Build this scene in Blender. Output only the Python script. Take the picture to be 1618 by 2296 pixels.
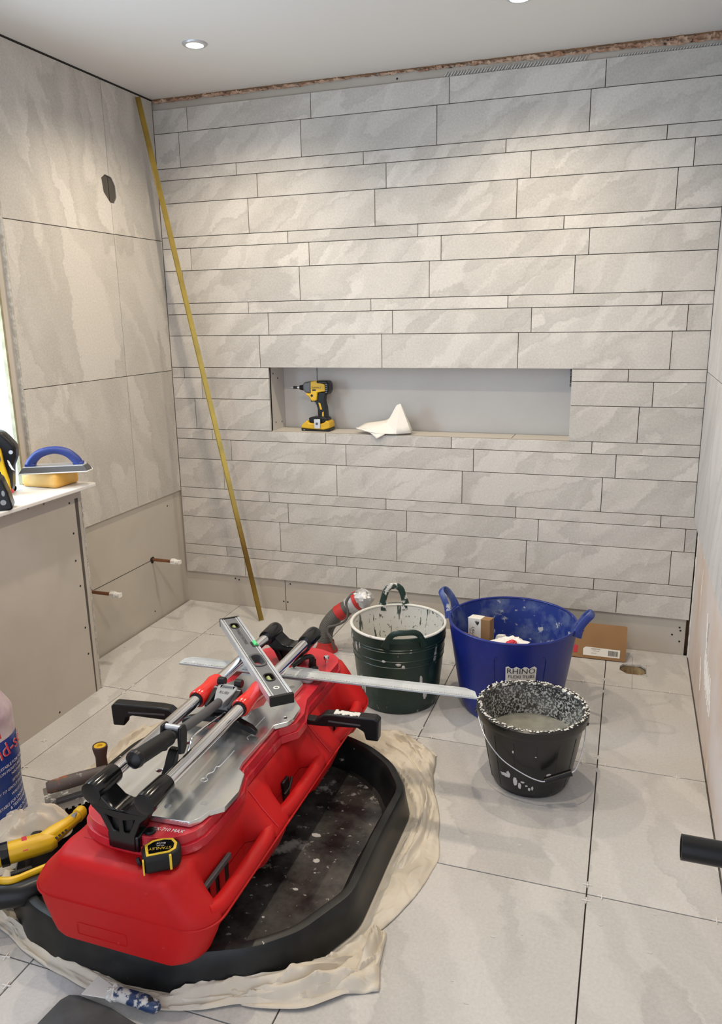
import bpy, bmesh, math, random
from mathutils import Vector, Matrix, noise
from mathutils.geometry import tessellate_polygon
random.seed(7)
S = bpy.context.scene
for o in list(bpy.data.objects): bpy.data.objects.remove(o)
COL = S.collection
PI = math.pi

# ------------------------------------------------------------------ camera
cam = bpy.data.cameras.new('camera'); camo = bpy.data.objects.new('camera', cam); COL.objects.link(camo)
YAW, PITCH, ROLL = -0.33326, -0.24736, -0.01796
fw = Vector((math.sin(YAW)*math.cos(PITCH), math.cos(YAW)*math.cos(PITCH), math.sin(PITCH)))
rt = Vector((math.cos(YAW), -math.sin(YAW), 0)); up = rt.cross(fw)
r2 = rt*math.cos(ROLL)+up*math.sin(ROLL); u2 = up*math.cos(ROLL)-rt*math.sin(ROLL)
camo.matrix_world = Matrix(((r2.x, u2.x, -fw.x, 2.14399), (r2.y, u2.y, -fw.y, -3.381), (r2.z, u2.z, -fw.z, 1.45146), (0, 0, 0, 1)))
cam.sensor_fit = 'HORIZONTAL'; cam.sensor_width = 36; cam.lens = 36*1742.52/1618; cam.clip_start = .02
S.camera = camo

# ------------------------------------------------------------------ world, lamps of the room, exposure
W = bpy.data.worlds.new('world'); S.world = W; W.use_nodes = True
bg = W.node_tree.nodes['Background']; bg.inputs[0].default_value = (.76, .84, 1.0, 1); bg.inputs[1].default_value = .95
S.view_settings.view_transform = 'Standard'; S.view_settings.look = 'None'
S.view_settings.gamma = 1; S.view_settings.use_curve_mapping = False
S.view_settings.exposure = 1.07

LAMP_W = 20.0; LAMP_COL = (1.0, .85, .655); WIN_W = 7.5
LAMPS = [(x, y) for y in (-.585, -1.75) for x in (.569, 1.737)]
def lamp(name, kind, loc, **kw):
    d = bpy.data.lights.new(name, kind); o = bpy.data.objects.new(name, d); COL.objects.link(o); o.location = loc
    for k, v in kw.items(): setattr(d, k, v)
    return o
for x, y in LAMPS:
    lamp('downlight_lamp', 'SPOT', (x, y, 2.405), energy=LAMP_W, color=LAMP_COL, spot_size=math.radians(150), spot_blend=.85, shadow_soft_size=.022)
wl = lamp('window_daylight', 'AREA', (-.185, -1.62, 1.34), energy=WIN_W, color=(.62, .80, 1.0), shape='RECTANGLE', size=.98, size_y=.92)
wl.rotation_euler = (0, -PI/2, 0)

# ------------------------------------------------------------------ materials
def nt(name):
    m = bpy.data.materials.new(name); m.use_nodes = True; t = m.node_tree
    return m, t, t.nodes['Principled BSDF']
def N(t, kind, **kw):
    n = t.nodes.new('ShaderNode'+kind)
    for k, v in kw.items():
        if k.startswith('i_'): n.inputs[k[2:].replace('_', ' ')].default_value = v
        else: setattr(n, k, v)
    return n
def ramp(t, src, stops):
    r = N(t, 'ValToRGB'); e = r.color_ramp.elements
    while len(e) < len(stops): e.new(.5)
    for el, (p, c) in zip(e, stops): el.position = p; el.color = (*c, 1) if len(c) == 3 else c
    t.links.new(src, r.inputs[0]); return r.outputs[0]
def mixc(t, f, a, b, mode='MIX'):
    m = N(t, 'Mix', data_type='RGBA', blend_type=mode)
    for i, v in ((0, f), (6, a), (7, b)):
        if isinstance(v, (int, float)): m.inputs[i].default_value = v
        elif isinstance(v, tuple): m.inputs[i].default_value = (*v[:3], 1)
        else: t.links.new(v, m.inputs[i])
    return m.outputs[2]
def coords(t):
    tc = N(t, 'TexCoord'); oi = N(t, 'ObjectInfo'); mu = N(t, 'VectorMath', operation='SCALE'); cb = N(t, 'CombineXYZ')
    t.links.new(oi.outputs['Random'], cb.inputs[0]); t.links.new(oi.outputs['Random'], cb.inputs[1]); t.links.new(oi.outputs['Random'], cb.inputs[2])
    t.links.new(cb.outputs[0], mu.inputs[0]); mu.inputs['Scale'].default_value = 37.0
    ad = N(t, 'VectorMath', operation='ADD'); t.links.new(tc.outputs['Object'], ad.inputs[0]); t.links.new(mu.outputs[0], ad.inputs[1])
    return ad.outputs[0], oi.outputs['Random']
def noise_(t, vec, scale, detail=3, rough=.55, dist=0):
    n = N(t, 'TexNoise'); t.links.new(vec, n.inputs['Vector'])
    n.inputs['Scale'].default_value = scale; n.inputs['Detail'].default_value = detail; n.inputs['Roughness'].default_value = rough; n.inputs['Distortion'].default_value = dist
    return n.outputs[0]
def mk(name, c, rough=.5, metal=0, c2=None, ns=15, lo=.4, hi=.65, bump=0, bs=120, splats=(), spec=.5, coat=0):
    """base colour c, blended to c2 by noise; splats = [(colour, scale, threshold, softness, stretch)]"""
    m, t, b = nt(name); vec, rnd = coords(t); col = c
    if c2: col = mixc(t, ramp(t, noise_(t, vec, ns, 4), [(lo, (0, 0, 0)), (hi, (1, 1, 1))]), c, c2)
    rg = None
    for s in splats:
        v = vec
        if len(s) > 4:
            mp = N(t, 'Mapping'); t.links.new(vec, mp.inputs[0]); mp.inputs['Scale'].default_value = s[4]; v = mp.outputs[0]
        f = ramp(t, noise_(t, v, s[1], 5, .62), [(s[2], (0, 0, 0)), (min(1, s[2]+s[3]), (1, 1, 1))])
        col = mixc(t, f, col, s[0]); rg = f
    if isinstance(col, tuple): b.inputs['Base Color'].default_value = (*col, 1)
    else: t.links.new(col, b.inputs['Base Color'])
    b.inputs['Roughness'].default_value = rough; b.inputs['Metallic'].default_value = metal
    b.inputs['Specular IOR Level'].default_value = spec; b.inputs['Coat Weight'].default_value = coat
    if rg and rough < .6:
        mr = N(t, 'MapRange'); t.links.new(rg, mr.inputs[0]); mr.inputs[3].default_value = rough; mr.inputs[4].default_value = .85
        t.links.new(mr.outputs[0], b.inputs['Roughness'])
        if metal:
            m2 = N(t, 'MapRange'); t.links.new(rg, m2.inputs[0]); m2.inputs[3].default_value = metal; m2.inputs[4].default_value = .1
            t.links.new(m2.outputs[0], b.inputs['Metallic'])
    if bump:
        bp = N(t, 'Bump'); bp.inputs['Strength'].default_value = bump; bp.inputs['Distance'].default_value = .002
        t.links.new(noise_(t, vec, bs, 5), bp.inputs['Height']); t.links.new(bp.outputs[0], b.inputs['Normal'])
    return m
def tile_mat(name, axes, ang, dark, light, scale=1.0):
    m, t, b = nt(name); vec, rnd = coords(t)
    sp = N(t, 'SeparateXYZ'); t.links.new(vec, sp.inputs[0]); cb = N(t, 'CombineXYZ')
    t.links.new(sp.outputs[axes[0]], cb.inputs[0]); t.links.new(sp.outputs[axes[1]], cb.inputs[1])
    # soft warp so the slate layers get ragged edges
    wn = N(t, 'TexNoise'); t.links.new(cb.outputs[0], wn.inputs['Vector']); wn.inputs['Scale'].default_value = 9; wn.inputs['Detail'].default_value = 6; wn.inputs['Roughness'].default_value = .7
    ws = N(t, 'VectorMath', operation='SCALE'); t.links.new(wn.outputs['Color'], ws.inputs[0]); ws.inputs['Scale'].default_value = .13
    wa = N(t, 'VectorMath', operation='ADD'); t.links.new(cb.outputs[0], wa.inputs[0]); t.links.new(ws.outputs[0], wa.inputs[1])
    def layer(a, sc, stretch):
        mp = N(t, 'Mapping'); t.links.new(wa.outputs[0], mp.inputs[0]); mp.inputs['Rotation'].default_value = (0, 0, a)
        mr = N(t, 'Mapping'); t.links.new(mp.outputs[0], mr.inputs[0]); mr.inputs['Scale'].default_value = (1, stretch, 1)
        return noise_(t, mr.outputs[0], sc, 1.5, .5, .4)
    n1 = layer(ang, 1.25*scale, 4.2); n2 = layer(ang+.30, 2.0*scale, 3.4)
    base = noise_(t, cb.outputs[0], 5*scale, 6, .7)
    c = mixc(t, ramp(t, base, [(.3, (0, 0, 0)), (.7, (1, 1, 1))]), dark, light)
    f1 = ramp(t, n1, [(.40, (1, 1, 1)), (.425, (.15, .15, .15)), (.52, (0, 0, 0)), (.54, (.9, .9, .9)), (.64, (0, 0, 0))])
    c = mixc(t, f1, c, tuple(min(1, v*1.10) for v in light))
    f2 = ramp(t, n2, [(.51, (0, 0, 0)), (.53, (.75, .75, .75)), (.66, (.15, .15, .15))])
    c = mixc(t, f2, c, tuple(v*.80 for v in dark))
    gr = noise_(t, cb.outputs[0], 120, 3, .7)
    c = mixc(t, .5, c, ramp(t, gr, [(.3, tuple(v*.86 for v in dark)), (.7, light)]), 'MIX')
    hs = N(t, 'HueSaturation'); t.links.new(c, hs.inputs['Color']); mr = N(t, 'MapRange'); t.links.new(rnd, mr.inputs[0]); mr.inputs[3].default_value = .95; mr.inputs[4].default_value = 1.05
    t.links.new(mr.outputs[0], hs.inputs['Value']); t.links.new(hs.outputs[0], b.inputs['Base Color'])
    b.inputs['Roughness'].default_value = .48; b.inputs['Specular IOR Level'].default_value = .35
    bp = N(t, 'Bump'); bp.inputs['Strength'].default_value = .12; bp.inputs['Distance'].default_value = .002
    t.links.new(gr, bp.inputs['Height']); t.links.new(bp.outputs[0], b.inputs['Normal'])
    return m
TD, TL = (.47, .445, .405), (.62, .59, .545)
T_BACK = tile_mat('slate_tile_back', (0, 2), -.85, TD, TL)
T_LEFT = tile_mat('slate_tile_left', (1, 2), 1.12, TD, TL, .8)
T_RIGHT = tile_mat('slate_tile_right', (1, 2), .9, (.50, .49, .48), (.60, .59, .58), .8)
T_FLOOR = tile_mat('slate_tile_floor', (0, 1), 1.0, (.49, .475, .455), (.58, .565, .54), .7)
TEDGE = mk('tile_edge', (.50, .47, .42), .7)
CEIL = mk('ceiling_paint', (.70, .68, .65), .9, bump=.05)
BOARD = mk('plasterboard', (.50, .455, .395), .9, c2=(.46, .42, .36), ns=4, bump=.08, bs=250, splats=[((.66, .63, .58), 5, .70, .04)])
BOARDN = mk('plasterboard_niche', (.60, .575, .545), .9, c2=(.57, .545, .515), ns=4, bump=.08, bs=250)
SKIM = mk('bare_pink_plaster', (.60, .47, .38), .9, c2=(.66, .60, .57), ns=3, lo=.35, hi=.6, bump=.2, bs=60, splats=[((.80, .78, .74), 9, .64, .03, (1, 1, .25))])
GROUT = mk('dark_adhesive', (.085, .075, .065), .95, bump=.4, bs=90)
BRICK = mk('rough_masonry', (.36, .20, .125), .95, c2=(.56, .40, .29), ns=22, lo=.35, hi=.6, bump=1, bs=60, splats=[((.09, .07, .055), 30, .60, .05)])
MORTAR = mk('grey_adhesive', (.42, .41, .38), .9, c2=(.30, .29, .27), ns=18, bump=.6, bs=70)
COMB = mk('light_adhesive', (.56, .55, .52), .85)
BEAD = mk('raw_corner_bead', (.36, .34, .30), .7, c2=(.56, .54, .50), ns=60)
OLIVE = mk('raw_board_edge', (.24, .21, .12), .8, c2=(.33, .30, .20), ns=30)
SILLM = mk('sill_laminate', (.72, .70, .67), .35)
WHITEP = mk('white_plastic', (.80, .78, .74), .4)
COPPER = mk('copper_tube', (.36, .17, .09), .35, .85, c2=(.24, .12, .07), ns=30)
GOLD = mk('brass_trim', (.38, .26, .055), .28, .95, c2=(.30, .21, .055), ns=12)
GOLDMARK = mk('punched_mark', (.72, .68, .60), .8)
CHROME = mk('chrome', (.82, .82, .84), .12, 1.0)
ALU = mk('aluminium', (.66, .68, .71), .36, .6, c2=(.56, .58, .61), ns=14, splats=[((.62, .62, .60), 25, .66, .06)])
ALUD = mk('aluminium_dull', (.46, .49, .51), .5, .35, c2=(.54, .57, .58), ns=18, splats=[((.66, .66, .63), 40, .62, .08)])
PLATE = mk('scuffed_steel_plate', (.80, .82, .82), .20, .88, c2=(.66, .69, .70), ns=7, lo=.35, hi=.7, splats=[((.66, .66, .63), 14, .62, .10, (1.8, .35, 1)), ((.40, .43, .45), 30, .70, .05, (1.5, .3, 1))])
REDC = mk('red_case_plastic', (.52, .007, .008), .45, c2=(.46, .010, .010), ns=6, bump=.25, bs=900, splats=[((.60, .10, .09), 30, .68, .12)], spec=.25)
REDB = mk('red_base_plastic', (.50, .012, .028), .30, c2=(.58, .03, .04), ns=10, splats=[((.66, .20, .20), 12, .60, .18)])
REDG = mk('red_glossy_sleeve', (.68, .02, .014), .22, coat=.3)
BLK = mk('black_plastic', (.007, .007, .008), .32, splats=[((.07, .066, .06), 20, .70, .1)], spec=.35)
BLKG = mk('black_gloss_paint', (.004, .004, .005), .16, spec=.45)
BLKR = mk('black_rubber', (.009, .009, .009), .5, bump=.3, bs=400, spec=.3)
WEBM = mk('level_web_grey', (.15, .155, .165), .4, .2)
NOSEG = mk('nose_grey', (.13, .135, .14), .4, .2)
DKGREY = mk('dark_grey_plastic', (.07, .07, .075), .45)
GREYP = mk('grey_plastic', (.27, .28, .29), .4, .2)
YEL = mk('yellow_plastic', (.72, .44, .012), .38, c2=(.60, .36, .012), ns=12)
YELD = mk('amber_sponge', (.74, .40, .075), .55, c2=(.80, .54, .20), ns=8, bump=.3, bs=300)
TRAYM = mk('tray_floor_plaster_splashed', (.016, .015, .015), .26, c2=(.040, .038, .034), ns=9, bump=.2, bs=60,
           splats=[((.13, .125, .115), 7, .46, .28), ((.36, .34, .31), 8, .635, .06), ((.36, .34, .31), 45, .64, .03)])
TRAYR = mk('tray_rim_black', (.006, .007, .008), .38, spec=.35, c2=(.016, .017, .017), ns=12, splats=[((.45, .43, .40), 24, .70, .02)])
CLOTH = mk('cream_cotton', (.66, .60, .50), .9, c2=(.58, .52, .42), ns=7, bump=.3, bs=500)
PAPERW = mk('white_paper', (.78, .75, .69), .85)
GREEN = mk('green_rubber', (.008, .026, .020), .33, c2=(.012, .034, .025), ns=8, splats=[((.10, .13, .12), 9, .60, .25, (1, 1, .5)), ((.46, .48, .46), 17, .645, .03, (1, 1, .4))])
GREENIN = mk('plaster_coating', (.62, .60, .55), .7, bump=.6, bs=60, splats=[((.05, .065, .05), 34, .60, .03, (1.8, 1.8, .18)), ((.07, .08, .06), 60, .63, .03)])
GREENH = mk('green_rubber_plastered', (.012, .036, .028), .4, splats=[((.62, .60, .56), 26, .52, .05)])
RIMW = mk('plaster_crust', (.66, .65, .60), .7, bump=.5, bs=80, splats=[((.02, .04, .03), 40, .66, .03)])
BLUE = mk('blue_rubber', (.006, .016, .165), .36, c2=(.008, .022, .21), ns=6, splats=[((.07, .11, .28), 12, .60, .25), ((.36, .40, .46), 26, .70, .03)])
BLUEIN = mk('blue_rubber_dusty', (.012, .032, .21), .5, splats=[((.11, .15, .30), 13, .46, .22), ((.44, .46, .48), 22, .61, .05)])
BUCK = mk('bucket_black', (.010, .010, .010), .28, c2=(.016, .016, .016), ns=5, splats=[((.05, .05, .05), 9, .66, .2), ((.55, .55, .53), 17, .70, .015)])
BUCKIN = mk('bucket_inside_splashed', (.020, .020, .020), .45, bump=1, bs=150, splats=[((.16, .16, .15), 14, .45, .25), ((.46, .46, .43), 150, .50, .06)])
BUCKRIM = mk('bucket_rim_splashed', (.03, .03, .03), .45, bump=.8, bs=90, splats=[((.66, .66, .62), 50, .52, .04)])
MUCK = mk('set_mortar', (.27, .27, .23), .55, c2=(.18, .18, .155), ns=14, bump=.3, bs=50)
CARD = mk('brown_cardboard', (.31, .17, .075), .85, c2=(.27, .15, .065), ns=6)
CARDW = mk('white_card', (.74, .71, .65), .7)
INK = mk('black_ink', (.03, .03, .03), .7)
REDINK = mk('red_ink', (.55, .03, .05), .6)
WINK = mk('white_ink', (.80, .80, .80), .5)
YINK = mk('yellow_ink', (.75, .50, .03), .5)
HOSEG = mk('ribbed_grey_hose', (.10, .095, .085), .55)
REDT = mk('red_tape', (.50, .03, .025), .5)
FOILM = mk('silver_tape', (.60, .60, .60), .38, .35, c2=(.46, .46, .47), ns=40, bump=1, bs=60)
BAGB = mk('blue_bag_film', (.010, .035, .19), .35, c2=(.02, .07, .30), ns=5)
BAGW = mk('white_bag_film', (.60, .56, .55), .4, c2=(.42, .32, .36), ns=9)
BROWNH = mk('worn_brown_handle', (.085, .045, .030), .6, splats=[((.36, .34, .31), 30, .60, .06)])
ORANGEH = mk('worn_orange_handle', (.26, .085, .030), .6, c2=(.085, .065, .055), ns=18, lo=.38, hi=.46, splats=[((.30, .28, .26), 40, .58, .06)])
STEELP = mk('plastered_steel', (.15, .145, .13), .5, .2, c2=(.21, .20, .185), ns=12, splats=[((.60, .58, .54), 20, .58, .04)])
NAVYH = mk('plastered_navy_handle', (.012, .035, .10), .45, splats=[((.56, .55, .52), 30, .47, .06)])
BLUEH = mk('blue_float_handle', (.014, .035, .20), .45)
VIAL = mk('vial_liquid', (.34, .40, .17), .15)
VIALG = mk('green_vial', (.10, .62, .22), .15)
SPACER = mk('spacer_white', (.72, .70, .66), .5)
DARK = mk('dark_void', (.02, .018, .015), .9)
WOODB = mk('raw_timber', (.22, .12, .055), .8, c2=(.14, .08, .04), ns=20)
PENCIL = mk('pencil_line', (.20, .19, .17), .9)
def emit(name, c, s):
    m, t, b = nt(name); b.inputs['Base Color'].default_value = (*c, 1); b.inputs['Emission Color'].default_value = (*c, 1); b.inputs['Emission Strength'].default_value = s; return m
LEDM = emit('led_lens', (1, .93, .80), 9)
WINM = emit('frosted_daylit_pane', (.70, .86, 1.0), 1.6)

# ------------------------------------------------------------------ mesh helpers (everything is given in world metres)
def origin(p):
    v = Vector((0, 0, 0))
    while p is not None: v += p.location; p = p.parent
    return v
def frame(o, x, y=None, z=None):
    """matrix with origin o and local x, (y|z) directions"""
    x = Vector(x).normalized()
    if z is not None: z = Vector(z); z = (z-x*z.dot(x)).normalized(); y = z.cross(x)
    else: y = Vector(y); y = (y-x*y.dot(x)).normalized(); z = x.cross(y)
    return Matrix(((x.x, y.x, z.x, o[0]), (x.y, y.y, z.y, o[1]), (x.z, y.z, z.z, o[2]), (0, 0, 0, 1)))
I4 = Matrix.Identity(4)
def rotz(loc, a): return Matrix.Translation(loc) @ Matrix.Rotation(a, 4, 'Z')
class MB:
    def __init__(s, M=None): s.v = []; s.f = []; s.M = M or I4
    def add(s, vs, fs, M=None):
        M = M or s.M; n = len(s.v); s.v += [M @ Vector(v) for v in vs]; s.f += [tuple(i+n for i in f) for f in fs]; return s
    def box(s, a, b, M=None):
        x0, y0, z0 = a; x1, y1, z1 = b
        return s.add([(x0, y0, z0), (x1, y0, z0), (x1, y1, z0), (x0, y1, z0), (x0, y0, z1), (x1, y0, z1), (x1, y1, z1), (x0, y1, z1)],
                     [(0, 3, 2, 1), (4, 5, 6, 7), (0, 1, 5, 4), (1, 2, 6, 5), (2, 3, 7, 6), (3, 0, 4, 7)], M)
    def prism(s, outer, h0, h1, M=None, holes=(), mp=lambda u, v, w: (u, v, w)):
        loops = [list(outer)]+[list(h) for h in holes]; n = sum(len(l) for l in loops)
        vs = [mp(u, v, h0) for l in loops for u, v in l]+[mp(u, v, h1) for l in loops for u, v in l]
        fs = []
        if len(loops) == 1: fs += [tuple(range(n))[::-1], tuple(range(n, 2*n))]
        else:
            for t in tessellate_polygon([[Vector((u, v, 0)) for u, v in l] for l in loops]):
                fs += [tuple(t)[::-1], tuple(i+n for i in t)]
        k = 0
        for l in loops:
            m = len(l)
            for i in range(m): j = (i+1) % m; fs.append((k+i, k+j, k+j+n, k+i+n))
            k += m
        return s.add(vs, fs, M)
    def loft(s, rings, closed=True, cap0=True, cap1=True, M=None):
        m = len(rings[0]); vs = [p for r in rings for p in r]; fs = []
        for a in range(len(rings)-1):
            for i in range(m if closed else m-1):
                j = (i+1) % m; fs.append((a*m+i, a*m+j, (a+1)*m+j, (a+1)*m+i))
        if cap0: fs.append(tuple(range(m))[::-1])
        if cap1: fs.append(tuple(range((len(rings)-1)*m, len(rings)*m)))
        return s.add(vs, fs, M)
    def lathe(s, prof, seg=48, c=(0, 0, 0), M=None, cap0=False, cap1=False, fn=None):
        rings = []
        for r, z in prof:
            ring = []
            for i in range(seg):
                a = 2*PI*i/seg; rr = r*(fn(a, z) if fn else 1); ring.append((c[0]+rr*math.cos(a), c[1]+rr*math.sin(a), c[2]+z))
            rings.append(ring)
        return s.loft(rings, True, cap0, cap1, M)
    def tube(s, pts, r, seg=12, caps=True, M=None, sq=1.0, upv=None):
        pts = [Vector(p) for p in pts]; n = len(pts); rs = r if isinstance(r, (list, tuple)) else [r]*n; rings = []; prev = None
        for i, p in enumerate(pts):
            d = (pts[min(i+1, n-1)]-pts[max(i-1, 0)]).normalized()
            if prev is None:
                a = Vector(upv) if upv else (Vector((0, 0, 1)) if abs(d.z) < .9 else Vector((1, 0, 0)))
            else: a = prev
            a = (a-d*a.dot(d)).normalized(); prev = a; b = d.cross(a)
            rings.append([tuple(p+a*math.cos(2*PI*k/seg)*rs[i]+b*math.sin(2*PI*k/seg)*rs[i]*sq) for k in range(seg)])
        return s.loft(rings, True, caps, caps, M)
    def cyl(s, a, b, r, seg=20, r2=None, M=None): return s.tube([a, b], [r, r if r2 is None else r2], seg, True, M)
    def build(s, name, mat, parent=None, loc=None, bevel=0, bseg=2, smooth=35, sub=0, mats=None):
        me = bpy.data.meshes.new(name); o0 = origin(parent) if parent else Vector(loc or (0, 0, 0))
        me.from_pydata([tuple(v-o0) for v in s.v], [], s.f)
        bm = bmesh.new(); bm.from_mesh(me); bmesh.ops.recalc_face_normals(bm, faces=bm.faces); bm.to_mesh(me); bm.free()
        me.materials.append(mat)
        if smooth:
            me.polygons.foreach_set('use_smooth', [True]*len(me.polygons)); me.set_sharp_from_angle(angle=math.radians(smooth))
        o = bpy.data.objects.new(name, me); COL.objects.link(o)
        if parent: o.parent = parent
        else: o.location = o0
        if bevel:
            b = o.modifiers.new('bevel', 'BEVEL'); b.width = bevel; b.segments = bseg; b.limit_method = 'ANGLE'; b.angle_limit = math.radians(32); b.harden_normals = False
        if sub:
            u = o.modifiers.new('sub', 'SUBSURF'); u.levels = u.render_levels = sub
        return o
def tag(o, label=None, cat=None, group=None, kind=None):
    for k, v in (('label', label), ('category', cat), ('group', group), ('kind', kind)):
        if v: o[k] = v
    return o
def thing(name, loc, label, cat, group=None):
    o = bpy.data.objects.new(name, None); COL.objects.link(o); o.location = loc; o.empty_display_size = .05
    return tag(o, label, cat, group)
_tc = {}
def text(name, body, size, M, mat, parent, h=.0006, fn=None, align='CENTER', shear=0, sx=1.0):
    c = bpy.data.curves.new('t', 'FONT'); c.body = body; c.size = size; c.align_x = align; c.align_y = 'CENTER'; c.resolution_u = 2; c.shear = shear
    o = bpy.data.objects.new('t', c); COL.objects.link(o); dg = bpy.context.evaluated_depsgraph_get()
    me = bpy.data.meshes.new_from_object(o.evaluated_get(dg)); vs = [(v.co.x*sx, v.co.y) for v in me.vertices]; fs = [tuple(p.vertices) for p in me.polygons]
    bpy.data.objects.remove(o); bpy.data.curves.remove(c)
    b = MB(M)
    if fn: b.M = I4; b.add([fn(u, v) for u, v in vs], fs)
    else: b.add([(u, v, h) for u, v in vs], fs)
    me2 = b.build(name, mat, parent, smooth=0); bpy.data.meshes.remove(me); return me2
def circ(cx, cy, r, n=20, ry=None, a0=0): return [(cx+r*math.cos(a0+2*PI*i/n), cy+(ry or r)*math.sin(a0+2*PI*i/n)) for i in range(n)]
def rrect(x0, y0, x1, y1, r, n=4):
    P = []
    for cx, cy, a in ((x1-r, y1-r, 0), (x0+r, y1-r, PI/2), (x0+r, y0+r, PI), (x1-r, y0+r, 1.5*PI)):
        for k in range(n+1): P.append((cx+r*math.cos(a+PI/2*k/n), cy+r*math.sin(a+PI/2*k/n)))
    return P
def spline(pts, n=6):
    pts = [Vector(p) for p in pts]; out = []
    for i in range(len(pts)-1):
        p0, p1, p2, p3 = pts[max(i-1, 0)], pts[i], pts[i+1], pts[min(i+2, len(pts)-1)]
        for k in range(n):
            t = k/n; out.append(.5*((2*p1)+(p2-p0)*t+(2*p0-5*p1+4*p2-p3)*t*t+(3*p1-p0-3*p2+p3)*t**3))
    return out+[pts[-1]]
XZ = lambda u, v, w: (u, w, v)      # (u,v) on a wall facing -y, w = depth along y
YZ = lambda u, v, w: (w, u, v)

def crumple(name, c, rx, ry, rz, mat, parent=None, seed=1, rough=.25, M=None, lat=26):
    b = MB(M) if M else MB(); rings = []
    for i in range(lat//2+1):
        th = PI*i/(lat//2); ring = []
        for k in range(lat):
            ph = 2*PI*k/lat; d = Vector((math.sin(th)*math.cos(ph), math.sin(th)*math.sin(ph), math.cos(th)))
            q = d*2.1+Vector((seed, seed*2, 0)); s = 1+rough*(abs(noise.noise(q*1.3))*1.6-.35)+rough*.5*noise.noise(q*3.1)
            ring.append((c[0]+rx*d.x*s, c[1]+ry*d.y*s, c[2]+rz*d.z*s))
        rings.append(ring)
    b.loft(rings, True, False, False); return b.build(name, mat, parent, loc=c if not parent else None, smooth=22)
# ------------------------------------------------------------------ the room
HC = 2.4208; YB = -4.3
ZN = 1.22118; sS, sM, sL = .0512, .1005, .1497
NX0, NX1, NZ0 = .523, 1.912, ZN-sS-sM-sL
# floor slab with the waste hole, tiles laid on it
fl = MB().prism([(-.30, YB), (2.60, YB), (2.60, .26), (-.30, .26)], -.06, -.010, holes=[circ(2.229, -.195, .050, 16)]).build('floor', GROUT, smooth=0)
tag(fl, kind='structure')
XS = [-.012, .296, .904, 1.512, 2.1207, 2.4528]; YS = [.0, -.374, -.974, -1.596, -2.218, -2.84, -3.462, -4.084, YB]
G = .0017
for i in range(len(XS)-1):
    for j in range(len(YS)-1):
        x0, x1, y1, y0 = XS[i]+G, XS[i+1]-G, YS[j]-G, YS[j+1]+G
        if i == 0: x0 = .0
        if j == 0: y1 = -.001+.011
        if i == 4: x1 = 2.449
        if i == 4 and j == 0:
            hole = [(2.178, -.215), (2.178, -.175), (2.193, -.150), (2.262, -.148), (2.281, -.170), (2.281, -.225), (2.262, -.243), (2.205, -.243)]
            b = MB().prism([(x0, y0), (x1, y0), (x1, y1), (x0, y1)], -.009, 0, holes=[hole])
        else: b = MB().box((x0, y0, -.009), (x1, y1, 0))
        b.build('tile', T_FLOOR, fl, bevel=.0008, bseg=1, smooth=0)
for a in ((2.226, -.385, 2.2275, -.07), (2.17, -.2465, 2.29, -.2455), (2.2825, -.26, 2.2835, -.14), (2.18, -.146, 2.30, -.145)):
    MB().box((a[0], a[1], .0001), (a[2], a[3], .0004)).build('pencil_line', PENCIL, fl, smooth=0)
# ceiling
ce = tag(MB().box((-.25, YB, HC), (2.60, .2, HC+.05)).build('ceiling', CEIL, smooth=0), kind='structure')
MB().box((2.094, -.62, HC-.0006), (2.100, -.585, HC)).build('scuff_mark', PENCIL, ce, smooth=0)

# back wall: boards with the niche opening
bw = MB().prism([(-.02, -.03), (2.436, -.03), (2.436, HC), (-.02, HC)], .012, .024, mp=XZ, holes=[[(NX0, NZ0), (NX1, NZ0), (NX1, ZN), (NX0, ZN)]]).build('wall_back', BOARD, smooth=0)
tag(bw, kind='structure')
MB().box((-.25, .20, -.03), (2.60, .25, HC)).build('leak_seal_slab', BRICK, bw, smooth=0)  # unseen backing slab, added to block sky light leaking in at the right corner
MB().box((2.43, .055, -.01), (2.47, .07, HC)).build('stud', WOODB, bw, smooth=0)
MB().box((-.02, .024, 0), (-.005, .07, HC)).build('stud', WOODB, bw, smooth=0)
ZT = ZN+3*(sS+sM+sL)+sL+sM
courses = []      # (z0, z1, first joint, niche course)
z = ZN
upj = [.9439]
jo = {'u': [.5344, .4349, .0975, .1482, .0471+.0, .4591, .5107, .4102, .1267, .1770]}
# upward from the niche head: L M S L M S L M S L M ; joints measured at the bottom edge of each course
ups = [(sL, .4831), (sM, .5344), (sS, .4349), (sL, .0975), (sM, .1482), (sS, .0471), (sL, .4591), (sM, .5107), (sS, .4102), (sL, .1267), (sM, .1770)]
for h, u in ups: courses.append((z, z+h, u, False)); z += h
z = ZN
dns = [(sS, .068, True), (sM, .162, True), (sL, .117, True), (sS, .8039-.602, False), (sM, .9041-.602, False), (sL, .8547-.602, False), (sS, .4957, False), (sM, .5957, False),
       (sL, .5472, False), (sS, .8437-.602, False), (sM, .9439-.602, False)]
for h, u, nch in dns: courses.append((z-h, z, u, nch)); z -= h
ZBT = z
for z0, z1, u, nch in courses:
    xe = 2.4288 if z0 > .59 else 2.446
    if nch:
        ru = {round(sS, 4): 2.135, round(sM, 4): 2.234, round(sL, 4): 2.186}[round(z1-z0, 4)]
        spans = [(0, u), (u, NX0+.0014), (NX1-.0014, ru), (ru, xe)]
    else:
        js = []; x = u
        while x > .0: x -= .602
        x += .602
        while x < xe: js.append(x); x += .602
        e = [0]+js+[xe]; spans = list(zip(e[:-1], e[1:]))
    for a, b in spans:
        if b-a < .008: continue
        MB().box((a+(.0014 if a > 0 else .001), 0, z0+.0014), (b-.0014, .0105, z1-.0014)).build('tile', T_BACK, bw, bevel=.0007, bseg=1, smooth=0)
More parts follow.
